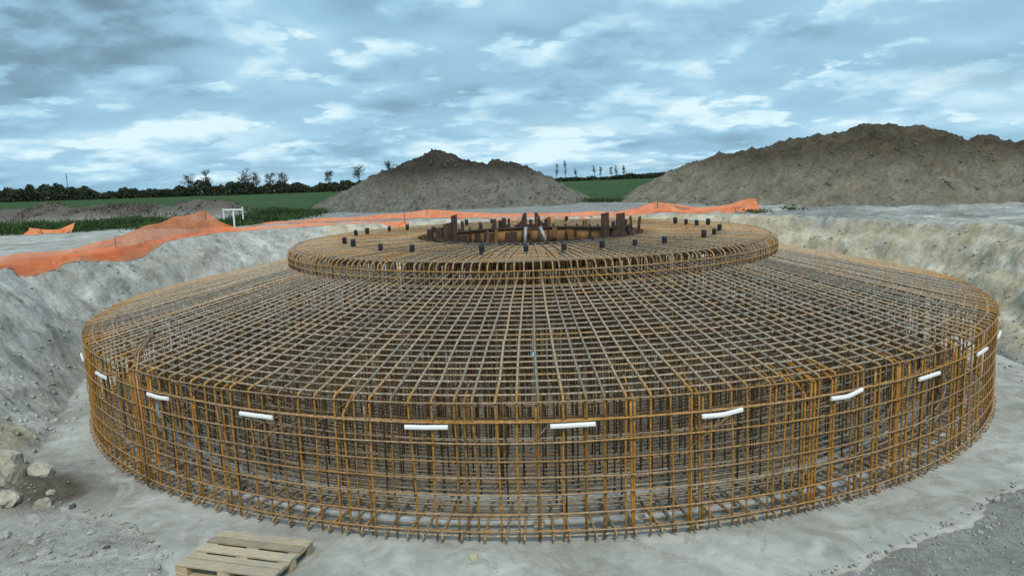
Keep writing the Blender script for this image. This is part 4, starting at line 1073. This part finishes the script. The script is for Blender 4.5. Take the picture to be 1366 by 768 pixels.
tone = mth('ADD', mth('ADD', mth('MULTIPLY', mth('SUBTRACT', n1, .5), -0.40), 0.495), mth('MULTIPLY', puffs, 0.055))
tone = mth('ADD', tone, relief)
for az_, el_, w_, k_ in ((-26, 10.5, 6, -.15), (-35, 8.5, 6, -.12), (-30, 12, 6, -.08), (-10, 14.5, 6.5, -.17), (-14, 14, 4, -.07), (-24, 1.5, 8, .04), (8, 2, 9, .04), (34, 8, 6, -.04), (-28, 3.6, 6, .05), (-18, 4, 6, .06), (0, 3.5, 7, .05), (12, 5, 8, .04), (33, 5, 6, .04)):
    tone = mth('ADD', tone, mth('MULTIPLY', lump(az_, el_, w_), k_))
cl = wramp(tone, [(0.22, (1.3, 2.15, 2.8)), (0.35, (1.95, 3.3, 4.3)), (0.45, (2.65, 4.6, 6.0)), (0.55, (3.2, 5.35, 6.8)), (0.63, (4.4, 6.5, 7.7)), (0.74, (6.2, 7.9, 8.5))])
gap = wramp(mth('ADD', mth('MULTIPLY', n1, .7), mth('MULTIPLY', n3, .3)), [(0.36, 0.35), (0.46, 1.0)])
col = wmix(gap, wmix(0.5, sky.outputs[0], (2.5, 5.2, 7.6)), cl)
L.new(col, bg.inputs['Color'])
sun = bpy.data.lights.new('Sun', 'SUN'); sun.energy = 2.3; sun.angle = math.radians(16); sun.color = (1.0, 0.91, 0.78)
so = bpy.data.objects.new('Sun', sun); COL.objects.link(so)
a, e_ = math.radians(SUN_AZ), math.radians(SUN_EL)
so.rotation_euler = Vector((math.sin(a) * math.cos(e_), math.cos(a) * math.cos(e_), math.sin(e_))).to_track_quat('Z', 'Y').to_euler()

# ------------------------------------------------------------------ camera
f_, pit, roll, yaw, D, H = 993.01, 0.15268, 0.03276, -0.02694, 16.96, 4.187
cp, sp, cy, sy = math.cos(pit), math.sin(pit), math.cos(yaw), math.sin(yaw)
fw = Vector((sy * cp, cy * cp, -sp)); rt_ = Vector((cy, -sy, 0)); up = rt_.cross(fw)
cr, sr = math.cos(roll), math.sin(roll)
right = rt_ * cr - up * sr; upc = rt_ * sr + up * cr
cam = bpy.data.cameras.new('Camera'); cam.lens = f_ / 1366 * 36; cam.sensor_width = 36; cam.clip_end = 12000; cam.clip_start = 0.1
co = bpy.data.objects.new('Camera', cam); COL.objects.link(co)
m = Matrix((right, upc, -fw)).transposed().to_4x4(); m.translation = (0, -D, H); co.matrix_world = m
SC.camera = co
SC.render.engine = 'CYCLES'; SC.cycles.max_bounces = 6; SC.cycles.transparent_max_bounces = 12; SC.cycles.use_denoising = True
SC.view_settings.view_transform = 'Standard'; SC.view_settings.look = 'None'; SC.view_settings.gamma = 1; SC.view_settings.exposure = 0.24
SC.view_settings.use_curve_mapping = False
